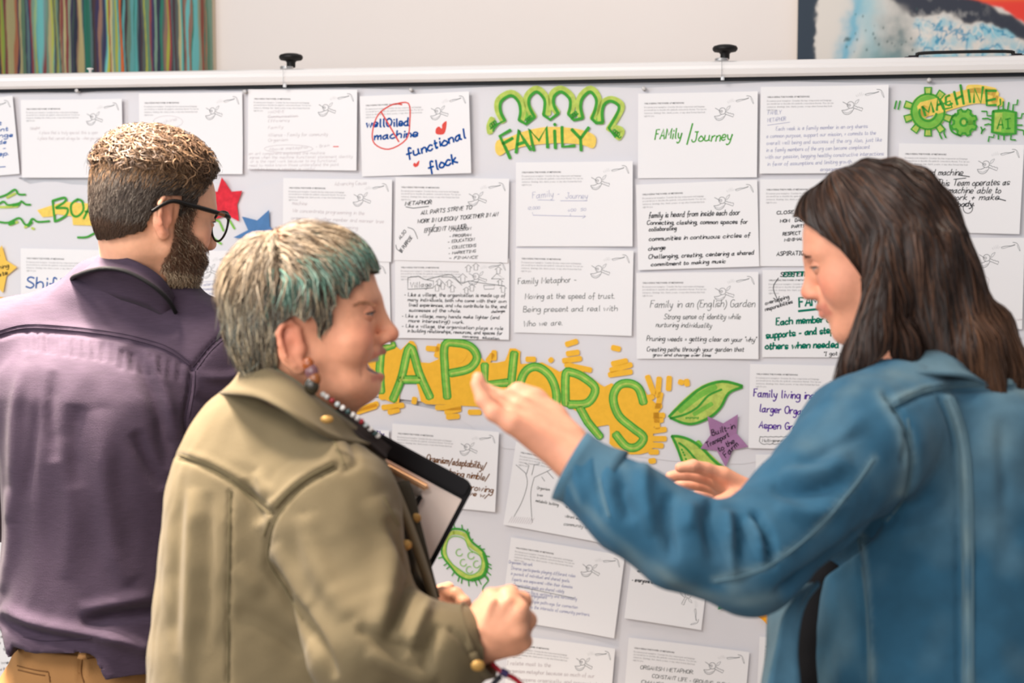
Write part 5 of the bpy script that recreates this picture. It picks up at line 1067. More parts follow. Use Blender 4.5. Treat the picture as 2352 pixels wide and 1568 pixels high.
shirt = put('shirt', SV, SQ, shirt_m, man); sb = mkbvh(SV, SQ)
sl_m = mat('shirt_stitch', RGB(50, 39, 54), .9)
def seg(pts, nm='seam', r=.0011, m=sl_m, par=None, b=None, o=.0002):
    s_ = seam(nm, b or sb, pts, r, m, par or shirt, o)
    if s_: s_.data.transform(Matrix.Translation(-Vector((par or shirt).parent.location if (par or shirt).parent else (0, 0, 0))))
    return s_
seg([(-4, 768), (60, 753), (160, 758), (280, 774), (380, 802), (436, 838)]); seg([(-4, 760), (60, 745), (160, 750), (280, 766), (380, 793), (434, 828)])
seg([(441, 850), (437, 900), (426, 960), (428, 1000)]); seg([(449, 852), (445, 900), (434, 960)]); seg([(444, 842), (480, 796), (518, 764)]); seg([(452, 848), (486, 804), (522, 772)])
seg([(54, 1462), (110, 1472), (210, 1464)])
# collar, stand and lanyard cord
ctop = [(232, 583, 2.44), (262, 586, 2.385), (310, 600, 2.365), (355, 625, 2.37), (384, 655, 2.385), (402, 690, 2.42), (408, 712, 2.48), (380, 700, 2.535), (310, 640, 2.55), (250, 595, 2.51)]
cbot = [(169, 636, 2.42), (215, 618, 2.375), (290, 624, 2.352), (345, 652, 2.355), (385, 688, 2.375), (408, 722, 2.42), (415, 745, 2.47), (385, 730, 2.56), (300, 680, 2.58), (200, 640, 2.53)]
V2, Q2 = ruled([P(*p) for p in ctop], [P(*p) for p in cbot], 60, .004, True); q = put('collar', V2, Q2, shirt_m, man); q.parent = shirt
st_ = [(x, y, d + .008) for x, y, d in cbot[:6]]; sb_ = [(150, 672, 2.465), (215, 676, 2.415), (290, 690, 2.395), (345, 708, 2.395), (385, 735, 2.405), (412, 765, 2.44)]
V2, Q2 = ruled([P(*p) for p in st_], [P(*p) for p in sb_], 40, .004); q = put('collar_stand', V2, Q2, shirt_m, man); q.parent = shirt
cord = [Vector(P(x, y, d)) for x, y, d in ((164, 642, 2.44), (172, 634, 2.405), (210, 621, 2.365), (245, 616, 2.352), (292, 624, 2.342), (345, 652, 2.344), (382, 684, 2.362), (402, 715, 2.395), (408, 740, 2.44))]
V2, Q2 = tubes([smooth_poly([tuple(c_) for c_ in cord], 5)], .0034, 10)
put('lanyard_cord', V2, Q2, mat('cord_black', RGB(18, 17, 20), .7, bump=(900, .8)), man)
# trousers
tv = Vol((-1.15, 2.15, .02), (-.5, 2.85, .98), .006)
tv.rows(rowtab([(1455, 50, 350, .112, .0), (1520, 32, 372, .120), (1568, 25, 384, .126), (1640, 20, 388, .128), (1720, 24, 384, .12)], 2.47), 2.3, .02)
z0 = P(0, 1700, 2.47).z
for x in (105, 300):
    h_ = PX(x, 1640, 2.47); tv.chain([h_, V3(h_[0], h_[1] + .01, .48), V3(h_[0], h_[1], .07)], [.095, .068, .055], .03)
TV, TQ = tv.mesh(); TN = normals(TV, TQ); TV = TV + TN * (.002 * wob(TV, 30, 4))[:, None]
TV = folds(TV, TN, [([(60, 1478), (110, 1492), (190, 1500), (270, 1494)], 4, -.003), ([(190, 1475), (192, 1500), (186, 1540), (190, 1568)], 4, -.006), ([(200, 1480), (200, 1540)], 8, .003), ([(40, 1530), (80, 1540), (110, 1545)], 4, -.003), ([(112, 1545), (114, 1568)], 4, -.003), ([(250, 1550), (300, 1545)], 4, -.004)])
tm = mat('trouser_cotton', RGB(152, 110, 66), .85, noise=(9, .08), bump=(600, .3))
tr_ = put('trousers', TV, TQ, tm, man); tb = mkbvh(TV, TQ); st_m = mat('trouser_stitch', RGB(112, 76, 42), .9)
for l in ([(58, 1474), (110, 1487), (190, 1496)], [(60, 1484), (110, 1498), (186, 1507)], [(200, 1502), (262, 1494)], [(200, 1512), (262, 1505)], [(40, 1528), (80, 1538), (110, 1542)], [(42, 1538), (80, 1547), (104, 1551)], [(112, 1543), (115, 1566)], [(252, 1549), (300, 1541)], [(190, 1510), (186, 1540), (193, 1567)]):
    q = seam('seam', tb, l, .0012, st_m, tr_, .0003)
    if q: q.data.transform(Matrix.Translation(-man.location))
V2, Q2 = ruled([PX(181, 1472, 2.335), PX(190, 1470, 2.333), PX(200, 1472, 2.335)], [PX(178, 1512, 2.33), PX(188, 1514, 2.328), PX(198, 1512, 2.33)], 8, .003); put('belt_loop', V2, Q2, tm, man).parent = tr_
shoes(man, [((P(105, 900, 2.47).x, 2.47, 0), (P(105, 900, 2.47).x + .06, 2.62, 0)), ((P(300, 900, 2.47).x, 2.47, 0), (P(300, 900, 2.47).x + .06, 2.62, 0))])
# ------------------------------------------------------------ the older woman in the olive jacket (middle)
G1 = P(700, 1000, 1.98)
wom = empty('person', (G1.x, G1.y, 0), 'laughing older woman with short grey, green-streaked hair and an olive jacket', 'person')
fw = Frame(PX(712, 724, 1.955), math.radians(86), math.radians(-3), 0, 1.0)
vol = Vol((-.52, 1.55, .82), (.12, 2.35, 1.66), .0028)
head(vol, fw, (-.018, -.034), True, 1.0, 1.02, 1.0, 1.0)
nb = PX(660, 985, 1.99); vol.cap(fw.w((-.026, 0, -.055)), nb, .055, .060, .03); vol.cap(fw.w((.02, 0, -.085)), nb + V3(.04, .0, .02), .032, .05, .035)
sp = [PX(640, 1080, 2.0), PX(640, 1300, 2.02), PX(640, 1560, 2.02)]; vol.chain([nb] + sp, [.055, .06, .07, .07], .03)
RA = [PX(740, 1130, 1.90), PX(850, 1490, 1.83), PX(1072, 1478, 1.80)]; LA = [PX(800, 1120, 2.10), PX(880, 1440, 2.12), PX(990, 1425, 2.05)]
vol.chain([sp[0]] + RA, [.045, .045, .036, .0255], .03); vol.chain([sp[0]] + LA, [.045, .042, .034, .026], .03)
W_ = RA[2]
K = [PX(1128, 1374, 1.80), PX(1166, 1372, 1.775), PX(1192, 1402, 1.765), PX(1190, 1446, 1.765)]
for i, k_ in enumerate(K): vol.cap(W_ + (PX(1090, 1452, 1.79) - W_) * .3 + V3(0, 0, .004 * (1.5 - i)), k_, .0195, .0125, .016)
vol.cap(W_, PX(1150, 1440, 1.80), .026, .026, .015); vol.cap(PX(1112, 1480, 1.80), PX(1178, 1470, 1.79), .018, .019, .015)
vol.chain([K[0], PX(1172, 1364, 1.82), PX(1168, 1395, 1.855), PX(1140, 1405, 1.86)], [.0122, .0112, .0100, .0085], .004)
vol.chain([K[1], PX(1200, 1380, 1.795), PX(1196, 1412, 1.835), PX(1165, 1425, 1.845)], [.0122, .0112, .0100, .0085], .004)
vol.chain([K[2], PX(1212, 1424, 1.785), PX(1202, 1450, 1.825), PX(1170, 1450, 1.835)], [.0118, .0108, .0096, .0082], .004)
vol.chain([K[3], PX(1203, 1472, 1.785), PX(1188, 1486, 1.82), PX(1160, 1475, 1.83)], [.0110, .0100, .0090, .0078], .004)
vol.chain([PX(1092, 1440, 1.82), PX(1108, 1400, 1.855), PX(1140, 1385, 1.875), PX(1160, 1392, 1.88)], [.015, .0125, .0105, .009], .01)
for a, b in (((1132, 1380), (1110, 1440)), ((1166, 1380), (1128, 1446)), ((1190, 1408), (1140, 1456))): vol.cap(PX(a[0], a[1], 1.757), PX(b[0], b[1], 1.766), .0042, .0030, .012)
L_ = LA[2]; vol.cap(L_, PX(1012, 1402, 2.04), .026, .024, .015)
for j, (a, b, c, e) in enumerate((((1018, 1368), (1046, 1366), (1066, 1384), (1074, 1412)), ((1018, 1384), (1048, 1388), (1060, 1408), (1062, 1428)), ((1012, 1402), (1040, 1408), (1050, 1426), (1046, 1440)), ((1006, 1418), (1028, 1426), (1036, 1440), (1030, 1450)))):
    vol.chain([PX(*a, 2.045), PX(*b, 2.025), PX(*c, 2.015), PX(*e, 2.02)], [.0125, .0105, .0092, .008], .004)
vol.chain([PX(1000, 1392, 2.06), PX(1015, 1362, 2.09), PX(1030, 1350, 2.10)], [.014, .011, .009], .01)
V, Q = keep_largest(*vol.mesh()); N = normals(V, Q)
# smile lines and crow's feet
V = folds(V, N, [([(872, 785), (850, 805), (836, 835), (834, 862)], 6, -.0020), ([(818, 722), (800, 716)], 3, -.0007), ([(818, 728), (802, 730)], 3, -.0007), ([(770, 850), (800, 905), (840, 925)], 12, -.0016), ([(845, 790), (815, 780), (790, 800)], 16, .0012)])
def exw(C, L, V_):
    U, Y, d = proj(V_); m = (np.hypot(U - 848, Y - 846) < 24) & (L[:, 0] > .05)
    ins_ = m & (((L[:, 0] - .090) / .031) ** 2 + (L[:, 1] / .025) ** 2 + ((L[:, 2] + .0700) / .0135) ** 2 < 1.12)
    C = C.copy(); C[ins_] = RGB(96, 34, 30)[:3]
    teeth = (np.abs(L[:, 2] + .0625) < .0048) & (L[:, 0] > .062) & (L[:, 0] < .0885) & (np.abs(L[:, 1]) < .021); C[teeth] = RGB(236, 222, 204)[:3]
    return C
cols = skin_colors(V, fw, (232, 166, 132), (222, 124, 98), (.6, .0545, .0860), extra=exw)
finish_body(V, Q, fw, cols, wom); eyes(fw, wom, 8, -9, (1, 0, .0), (70, 60, 56), basecol=(218, 148, 116))
bvh = mkbvh(V, Q); Nb = normals(V, Q)
# hair
hv = Vol(fw.O - .18, fw.O + .18, .004)
hv.ell(fw.w((-.012, 0, .032)), (.097, .080, .082), fw.R, .02); hv.ell(fw.w((-.040, 0, .004)), (.064, .072, .080), fw.R, .03); hv.ell(fw.w((-.050, 0, -.030)), (.048, .058, .050), fw.R, .03); hv.ell(fw.w((.014, 0, .060)), (.060, .064, .042), fw.R, .02)
HV, HQ = hv.mesh()
Lh = fw.L(HV); x, y, z = Lh.T; km = z > np.interp(x, [-.14, -.10, -.06, -.040, -.034, .006, .012, .030, .036, .060, .075, .10], [-.085, -.085, -.078, -.066, .000, .004, -.022, -.014, .020, .038, .050, .060]) + .007 * np.sin(y * 260 + x * 180) * np.sin(y * 97 + 2)
HV, HQ = cull(HV, HQ, km); HN = normals(HV, HQ); hb = mkbvh(HV, HQ)
fu = fw.R[:, 2]; ff = fw.R[:, 0]; fl_ = fw.R[:, 1]; crown = Vector(fw.w((-.045, -.01, .12)))
def flow_w(p, rv):
    L = fw.L(np.array([p[:]]))[0]; rad = (p - crown); rad.normalize()
    d = rad * .8 - Vector(fu) * (1.1 if L[2] < .07 else .3)
    if L[2] > .05 and L[0] > -.03: d += Vector(ff) * .9 - Vector(fl_) * .5 * (1 if L[1] < 0 else -1) * (rv * 2 - .7)
    elif L[0] < .02: d -= Vector(ff) * .35
    return d
rr = random.Random(8)
def col_w(p, rv):
    U, Y, d = proj(np.array([p[:]])); U = U[0]; Y = Y[0]; b = rr.uniform(.55, 1.35)
    c = np.array(RGB(*rr.choice([(140, 130, 112), (124, 120, 108), (166, 150, 122), (96, 86, 74), (70, 58, 48), (186, 170, 142), (112, 114, 104)]))[:3])
    L = fw.L(np.array([p[:]]))[0]
    if L[2] > .06 and L[0] < .03: c = np.array(RGB(*rr.choice([(160, 140, 114), (132, 112, 88), (84, 68, 50), (182, 164, 140)]))[:3])
    t1 = math.exp(-(segdist(np.array([U]), np.array([Y]), [(640, 640), (700, 605), (745, 585), (775, 560)])[0] / 24) ** 2); t2 = math.exp(-(segdist(np.array([U]), np.array([Y]), [(800, 540), (845, 575), (872, 610), (865, 640)])[0] / 26) ** 2)
    if rr.random() < max(t1 * .8, t2 * .7): c = np.array(RGB(*rr.choice([(96, 140, 122), (124, 168, 150), (84, 112, 98), (156, 182, 164)]))[:3])
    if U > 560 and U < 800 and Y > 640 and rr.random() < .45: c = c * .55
    return c * b
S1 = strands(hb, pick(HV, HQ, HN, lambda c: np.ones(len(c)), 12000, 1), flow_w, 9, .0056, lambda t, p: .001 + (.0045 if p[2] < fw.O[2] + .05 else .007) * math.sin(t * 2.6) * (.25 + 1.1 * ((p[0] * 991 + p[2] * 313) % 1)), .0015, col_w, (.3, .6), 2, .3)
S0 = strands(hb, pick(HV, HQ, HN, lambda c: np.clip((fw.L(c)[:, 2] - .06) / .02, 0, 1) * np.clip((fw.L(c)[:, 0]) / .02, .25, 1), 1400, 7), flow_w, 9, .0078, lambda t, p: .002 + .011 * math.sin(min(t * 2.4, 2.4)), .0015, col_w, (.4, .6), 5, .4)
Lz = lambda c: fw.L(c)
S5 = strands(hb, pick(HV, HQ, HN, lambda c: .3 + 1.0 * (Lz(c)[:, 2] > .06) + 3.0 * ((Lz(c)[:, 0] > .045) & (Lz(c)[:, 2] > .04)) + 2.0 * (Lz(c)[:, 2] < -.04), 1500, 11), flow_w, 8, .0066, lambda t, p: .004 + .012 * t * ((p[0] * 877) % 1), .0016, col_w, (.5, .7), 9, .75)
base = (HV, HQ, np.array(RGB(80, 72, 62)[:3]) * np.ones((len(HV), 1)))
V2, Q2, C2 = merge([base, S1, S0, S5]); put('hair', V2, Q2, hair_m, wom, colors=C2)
# eyebrow and lashes
eb = strands(bvh, [(tuple(PX(x, 702 - 8 * math.sin((x - 818) / 42 * 3) + ry, 1.9)), (0, -1, 0)) for x in range(818, 864, 1) for ry in (-2, 1)], lambda p, rv: Vector(ff) * -1 + Vector(fu) * -.2, 4, .0020, lambda t, p: .0006, .0006, lambda p, rv: np.array(RGB(170, 120, 90)[:3]), None, 4, .3)
eb = (eb[0] - np.array([0, 0, 0]), eb[1], eb[2]); put('eyebrow', *eb[:2], hair_m, wom, colors=eb[2])

# earring
er = bpy.data.objects.new('earring', None); COL.objects.link(er); er.parent = wom
for i, (x, y, r, c) in enumerate(((708, 836, .009, (150, 76, 30)), (716, 854, .0105, (112, 74, 78)), (722, 870, .010, (140, 80, 36)), (716, 886, .0115, (44, 38, 24)))):
    v = Vol(PX(x, y, 1.865) - .03, PX(x, y, 1.865) + .03, .0018); c0 = PX(x, y, 1.866); v.ell(c0, (r * .85, .0042, r), None, .002); V2, Q2 = v.mesh()
    put('bead', V2, Q2, mat('amber_bead_%d' % i, RGB(*c), .25, spec=.6), wom).parent = er
V2, Q2 = tubes([[tuple(PX(704, 822, 1.868)), tuple(PX(707, 832, 1.862))]], .001, 6); put('hook', V2, Q2, steel, wom).parent = er

# jacket
D_ = 2.0
jv = Vol((-.56, 1.58, .66), (.12, 2.30, 1.46), .0045)
jv.rows(rowtab([(862, 560, 710, .060), (900, 515, 750, .085), (950, 465, 800, .105), (1010, 424, 842, .125), (1080, 397, 878, .14), (1180, 380, 922, .15), (1300, 368, 968, .155), (1430, 358, 1004, .16), (1568, 350, 1020, .165), (1800, 345, 1010, .17)], D_), 2.2, .03)
jv.chain([PX(705, 1075, 1.93), PX(760, 1170, 1.875), PX(850, 1480, 1.80), PX(1000, 1500, 1.79), PX(1062, 1484, 1.795)], [.074, .080, .072, .056, .045], .03)
jv.chain([PX(760, 1090, 2.08), PX(870, 1430, 2.13), PX(970, 1428, 2.07)], [.06, .054, .042], .03)
jv.cap(PX(1062, 1484, 1.795), PX(1180, 1470, 1.795), .038, .034, .004, True)       # sleeve opening
jv.cap(PX(690, 820, 1.96), PX(672, 930, 1.97), .055, .052, .02, True)
JV, JQ = keep_largest(*jv.mesh()); JN = normals(JV, JQ); JV = JV + JN * (.0034 * wob(JV, 22, 3) + .0022 * wob(JV * np.array([1.5, 1, .7]), 45, 5) + .0010 * wob(JV, 110, 8))[:, None]
JV = folds(JV, JN, [([(400, 1046), (470, 1070), (540, 1110), (620, 1175)], 6, -.006), ([(408, 1034), (480, 1058), (555, 1098), (635, 1160)], 9, .003),
    ([(775, 1070), (700, 1110), (640, 1170), (615, 1230), (612, 1290)], 6, -.006), ([(760, 1060), (690, 1098), (625, 1160)], 8, .004), ([(612, 1290), (650, 1350), (690, 1420), (730, 1480), (770, 1560)], 14, -.020), ([(628, 1250), (670, 1330), (700, 1400)], 20, .006),
    ([(530, 1130), (526, 1300), (524, 1568)], 5, -.005), ([(445, 1120), (440, 1300), (430, 1568)], 16, .008), ([(420, 1090), (405, 1300), (400, 1500)], 12, -.004), ([(480, 1130), (478, 1300), (475, 1500)], 14, -.005),
    ([(860, 1140), (900, 1260), (880, 1400), (860, 1480)], 26, .010), ([(700, 1180), (730, 1300), (800, 1420)], 26, .008), ([(960, 1290), (930, 1380), (890, 1470)], 14, -.012), ([(990, 1370), (960, 1440), (930, 1520)], 14, .010), ([(1010, 1430), (985, 1490), (975, 1540)], 12, -.010),
    ([(820, 1440), (900, 1480), (980, 1500)], 16, -.010), ([(840, 1500), (930, 1540), (1000, 1568)], 18, .009), ([(800, 1000), (820, 1060), (790, 1080)], 8, -.004), ([(560, 1100), (580, 1160), (600, 1200)], 14, -.008), ([(590, 1080), (620, 1140)], 14, .006), ([(700, 1000), (640, 1040), (600, 1090)], 26, .005),
    ([(880, 1190), (930, 1290), (985, 1330)], 12, -.009), ([(900, 1170), (960, 1270), (1000, 1310)], 12, .006), ([(540, 1400), (620, 1440), (700, 1500)], 22, -.006), ([(540, 1300), (600, 1370)], 22, .004), ([(1035, 1445), (1070, 1480), (1100, 1530)], 6, -.004)])
jm = mat('jacket_twill', RGB(107, 94, 68), .82, sheen=.08, noise=(7, .10), bump=(650, .3))
jacket = put('jacket', JV, JQ, jm, wom); jb = mkbvh(JV, JQ); js = mat('jacket_stitch', RGB(100, 90, 64), .85)
def jseam(l, r=.0013, m=js, nm='seam'):
    q = seam(nm, jb, l, r, m, jacket, .0004)
    if q: q.data.transform(Matrix.Translation(-wom.location))
    return q
for l in ([(398, 1050), (470, 1074), (540, 1114), (618, 1180)], [(400, 1040), (472, 1064), (545, 1104), (625, 1168)], [(530, 1128), (526, 1300), (524, 1568)], [(772, 1078), (705, 1116), (648, 1174), (622, 1232), (618, 1290), (655, 1352), (695, 1422)], [(764, 1066), (695, 1104), (635, 1162), (606, 1230)], [(738, 968), (765, 1010), (790, 1066)], [(880, 1140), (930, 1230), (990, 1300)]): jseam(l)
# front edge with the dark placket gap, collar, cuff and buttons
pl = [(832, 1005, 1.93), (862, 1050, 1.925), (902, 1130, 1.92), (934, 1210, 1.925), (962, 1290, 1.935), (988, 1370, 1.95), (1004, 1440, 1.97)]
pr = [(850, 1005, 1.98), (880, 1060, 1.98), (914, 1130, 1.98), (945, 1210, 1.98), (974, 1290, 1.99), (998, 1370, 2.0), (1010, 1440, 2.01)]
V2, Q2 = ruled([P(*p) for p in pl], [P(*p) for p in pr], 30, .006); put('placket', V2, Q2, jm, wom).parent = jacket
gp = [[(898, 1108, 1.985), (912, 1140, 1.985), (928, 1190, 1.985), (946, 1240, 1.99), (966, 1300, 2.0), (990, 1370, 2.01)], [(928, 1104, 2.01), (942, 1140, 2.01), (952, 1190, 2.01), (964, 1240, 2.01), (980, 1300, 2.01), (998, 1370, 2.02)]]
V2, Q2 = ruled([P(x + 8, y, d - .03) for x, y, d in gp[0]], [P(x + 10, y, d - .035) for x, y, d in gp[1]], 20, .004); put('inner_placket', V2, Q2, mat('placket_dark_cloth', RGB(58, 52, 40), .9), wom).parent = jacket  # darker cloth band along the inside of the front edge
ct_ = [(560, 838, 2.00), (575, 836, 1.93), (620, 846, 1.895), (670, 872, 1.875), (720, 910, 1.87), (780, 955, 1.885), (830, 990, 1.92)]
cb_ = [(505, 905, 1.98), (530, 905, 1.90), (590, 912, 1.85), (650, 940, 1.825), (710, 978, 1.825), (770, 1010, 1.85), (850, 1020, 1.90)]
V2, Q2 = ruled([P(*p) for p in ct_], [P(*p) for p in cb_], 44, .0045); cl = put('collar', V2, Q2, jm, wom); cl.parent = jacket
ci_ = [(x + 14, y + 10, d + .012) for x, y, d in ct_]; co_ = [(x + 34, y + 4, d + .03) for x, y, d in ct_]
V2, Q2 = ruled([P(x + 2, y - 2, d + .005) for x, y, d in ct_], [P(x + 6, y + 34, d + .035) for x, y, d in ct_], 40, .003); put('collar_band', V2, Q2, mat('collar_inside', RGB(96, 112, 90), .85), wom).parent = jacket
cf_ = [PX(1062, 1484, 1.795) + V3(math.cos(a) * .018 + .004, -math.sin(a) * .046, math.cos(a) * .045) * 1.0 for a in np.linspace(0, 2 * math.pi, 20)[:-1]]
ax_ = (RA[2] - RA[1]); ax_ /= np.linalg.norm(ax_)
def ring(c, ax, r, n=22):
    ax = ax / np.linalg.norm(ax); a = np.cross(ax, V3(0, 0, 1)); a /= np.linalg.norm(a); b = np.cross(a, ax); return [tuple(c + a * r * math.cos(t) + b * r * math.sin(t)) for t in np.linspace(0, 2 * math.pi, n)[:-1]]
cx = V3(.88, -.05, .42); cx /= np.linalg.norm(cx); cc = PX(1066, 1484, 1.795)
V2, Q2 = ruled(ring(cc - cx * .030, cx, .0505), ring(cc + cx * .020, cx, .0475), 44, .004, True); put('cuff', V2, Q2, jm, wom).parent = jacket
lc = PX(985, 1424, 2.062); lx = V3(.9, -.2, .25); V2, Q2 = ruled(ring(lc - lx * .03, lx, .046), ring(lc + lx * .03, lx, .040), 40, .004, True); put('cuff', V2, Q2, jm, wom).parent = jacket
brass = mat('brass', RGB(176, 136, 74), .4, metal=.3)
for i, (x, y) in enumerate(((752, 962), (930, 1250), (1098, 1526), (954, 1188))):
    h = onsurf(jb, [(x, y), (x + 1, y + 1), (x + 2, y + 1)], .001)
    c = np.array(h[0]) if h and i == 1 else PX(x, y, (1.835, 1.90, 1.742, 1.965)[i]); c = c + V3(0, -.004, 0); v = Vol(c - .015, c + .015, .0015); v.ell(c, (.0085, .0035, .005 if i == 0 else .0068), None, .002); V2, Q2 = v.mesh(); put('button', V2, Q2, brass, wom).parent = jacket
# shirt collar beads / glasses chain
bc = [(742, 905, 1.88), (775, 928, 1.88), (810, 952, 1.89), (840, 975, 1.90), (868, 1000, 1.92)]
chn = bpy.data.objects.new('bead_chain', None); COL.objects.link(chn); chn.parent = wom
cp = smooth_poly([tuple(P(*p)) for p in bc], 6); V2, Q2 = tubes([cp], .0018, 6); put('cord', V2, Q2, mat('cord_dark', RGB(60, 50, 46), .6), wom).parent = chn
bcols = [(236, 232, 226), (214, 210, 206), (150, 30, 40), (190, 200, 200), (240, 236, 230), (60, 90, 90)]
for i in range(0, len(cp), 2):
    c = np.array(cp[i]); v = Vol(c - .009, c + .009, .0012); v.ell(c, (.0036, .0032, .0036), None, .001); V2, Q2 = v.mesh(); put('bead', V2, Q2, mat('bead_%d' % (i // 2 % 6), RGB(*bcols[i // 2 % 6]), .25, spec=.6), wom).parent = chn
# dark scarf edge beneath the collar
V2, Q2 = ruled([P(x + 6, y + 14, d - .012) for x, y, d in ((770, 915, 1.95), (800, 945, 1.93), (840, 975, 1.93), (890, 1015, 1.95))], [P(x - 4, y + 34, d - .01) for x, y, d in ((770, 915, 1.93), (800, 945, 1.91), (840, 975, 1.91), (890, 1020, 1.93))], 20, .006)
put('scarf', V2, Q2, mat('scarf_dark', RGB(44, 36, 34), .9), wom)
# trousers and shoes below the frame
tv = Vol((-.55, 1.6, .02), (.1, 2.4, .80), .007); hc = PX(640, 1750, 2.0)
tv.chain([V3(hc[0], hc[1], .74), V3(hc[0], hc[1], .62)], [.14, .15], .03)
for o_ in (-.085, .085): tv.chain([V3(hc[0] + o_ * .5, hc[1] + o_, .66), V3(hc[0] + o_ * .5, hc[1] + o_, .38), V3(hc[0] + o_ * .5, hc[1] + o_, .06)], [.09, .066, .055], .03)
V2, Q2 = tv.mesh(); put('trousers', V2, Q2, mat('trousers_dark', RGB(60, 58, 62), .9, bump=(500, .3)), wom)
shoes(wom, [((hc[0] + o_ * .5, hc[1] + o_, 0), (hc[0] + o_ * .5 + .16, hc[1] + o_, 0)) for o_ in (-.085, .085)])

# clipboard and its papers, red eyeglasses
TRc = PX(1092, 1112, 2.06); ex_ = (PX(855, 985, 2.075) - TRc); ex_ /= np.linalg.norm(ex_); ey_ = (PX(1010, 1355, 2.05) - TRc); ey_ -= ex_ * (ey_ @ ex_); ey_ /= np.linalg.norm(ey_); ez_ = np.cross(ey_, ex_)
if ez_[1] > 0: ez_ = -ez_
bw_, bh_ = .245, .325
CM = Matrix(((-ex_[0], -ey_[0], ez_[0], 0), (-ex_[1], -ey_[1], ez_[1], 0), (-ex_[2], -ey_[2], ez_[2], 0), (0, 0, 0, 1)))
cen = TRc + ex_ * bw_ / 2 + ey_ * bh_ / 2; CM = Matrix.Translation(Vector(cen)) @ CM
clip = empty('clipboard', CM, 'black-edged clipboard held upright against the olive jacket', 'clipboard')
def rrect(w, h, r, n=6):
    out = []
    for cx_, cy_, a0 in ((w / 2 - r, h / 2 - r, 0), (-w / 2 + r, h / 2 - r, 90), (-w / 2 + r, -h / 2 + r, 180), (w / 2 - r, -h / 2 + r, 270)):
        for k in range(n + 1): a = math.radians(a0 + 90 * k / n); out.append((cx_ + r * math.cos(a), cy_ + r * math.sin(a)))
    return out
def slab(pts, z0, z1): n = len(pts); return [(x, y, z0) for x, y in pts] + [(x, y, z1) for x, y in pts], [tuple(range(n))[::-1], tuple(range(n, 2 * n))] + [(i, (i + 1) % n, n + (i + 1) % n, n + i) for i in range(n)]
V2, Q2 = slab(rrect(bw_, bh_, .016), -.004, .004); mesh('board', V2, Q2, mat('clipboard_black', RGB(16, 14, 18), .5, spec=.15), clip)
V2, Q2 = slab([(x - .0, y + bh_ / 2 - .012) for x, y in rrect(bw_ - .012, .020, .006)], .004, .009); mesh('rim', V2, Q2, MATS['clipboard_black'], clip)
bmobj('clip_bar', box(-.085, .068, bh_ / 2 - .040, bh_ / 2 - .030, .010, .018, .003), mat('clip_tan', RGB(190, 146, 108), .35, metal=.4), clip)
bmobj('clip_plate', box(-.080, .062, bh_ / 2 - .052, bh_ / 2 - .036, .0075, .010, .001), mat('clip_steel', RGB(190, 176, 165), .3, metal=.8), clip)
bmobj('clip_latch', box(.046, .066, bh_ / 2 - .068, bh_ / 2 - .061, .008, .016, .002), black_pl, clip); bmobj('clip_latch', box(.060, .067, bh_ / 2 - .068, bh_ / 2 - .048, .008, .016, .002), black_pl, clip)
pz = CM @ Matrix.Translation((.0, -.011, .0052))
V2, Q2 = slab(rrect(bw_ - .013, bh_ - .032, .001, 1), 0, .0015); ps = mesh('paper_sheet', V2, Q2, mat('note_paper', RGB(238, 222, 212), .8), M=pz); tag(ps, 'printed paper held under the clip of the black clipboard', 'paper sheet')
D = Marks()
for i in range(5):
    st2, adv = hand(('notes from the group', 'ideas and words', 'about the board', 'to share out', 'next time')[i], .1, .3, i)
    for q in st2: D.stroke([(.0 + p[0] * .0012, .02 - i * .014 + p[1] * .0006) for p in q], .0006, 0, .0019)
D.build('handwriting', [INK['grey']], ps)
gx = [PX(1112, 1505, 1.80), PX(1130, 1524, 1.79), PX(1150, 1542, 1.785), PX(1162, 1548, 1.785), PX(1185, 1560, 1.79), PX(1215, 1590, 1.80)]
eg = empty('eyeglasses', Vector(gx[3]), 'red-armed eyeglasses on a thin cord below the older woman\'s fist', 'eyeglasses')
def pl_(nm, p, r, m): V2, Q2 = tubes([smooth_poly([tuple(q) for q in p], 5)], r, 8); return mesh(nm, V2 - np.array(eg.location), Q2, m, eg, True)
pl_('cord', gx[:3], .0013, mat('cord_brown', RGB(120, 84, 78), .5)); pl_('temple', gx[1:], .0032, mat('plastic_red', RGB(176, 28, 44), .25, spec=.6))
pl_('hinge', [PX(1150, 1541, 1.78), PX(1166, 1549, 1.78)], .0048, mat('hinge_navy', RGB(56, 46, 84), .3)); pl_('temple', [PX(1150, 1553, 1.80), PX(1135, 1568, 1.80), PX(1120, 1590, 1.80)], .0034, mat('plastic_navy', RGB(40, 38, 52), .3))
for k, (x, y) in enumerate(((1228, 1640), (1150, 1640))):
    pts = [PX(x + 34 * math.cos(a), y + 26 * math.sin(a), 1.80) for a in np.linspace(0, 2 * math.pi, 20)]; pl_('rim', pts, .0024, MATS['plastic_red'])
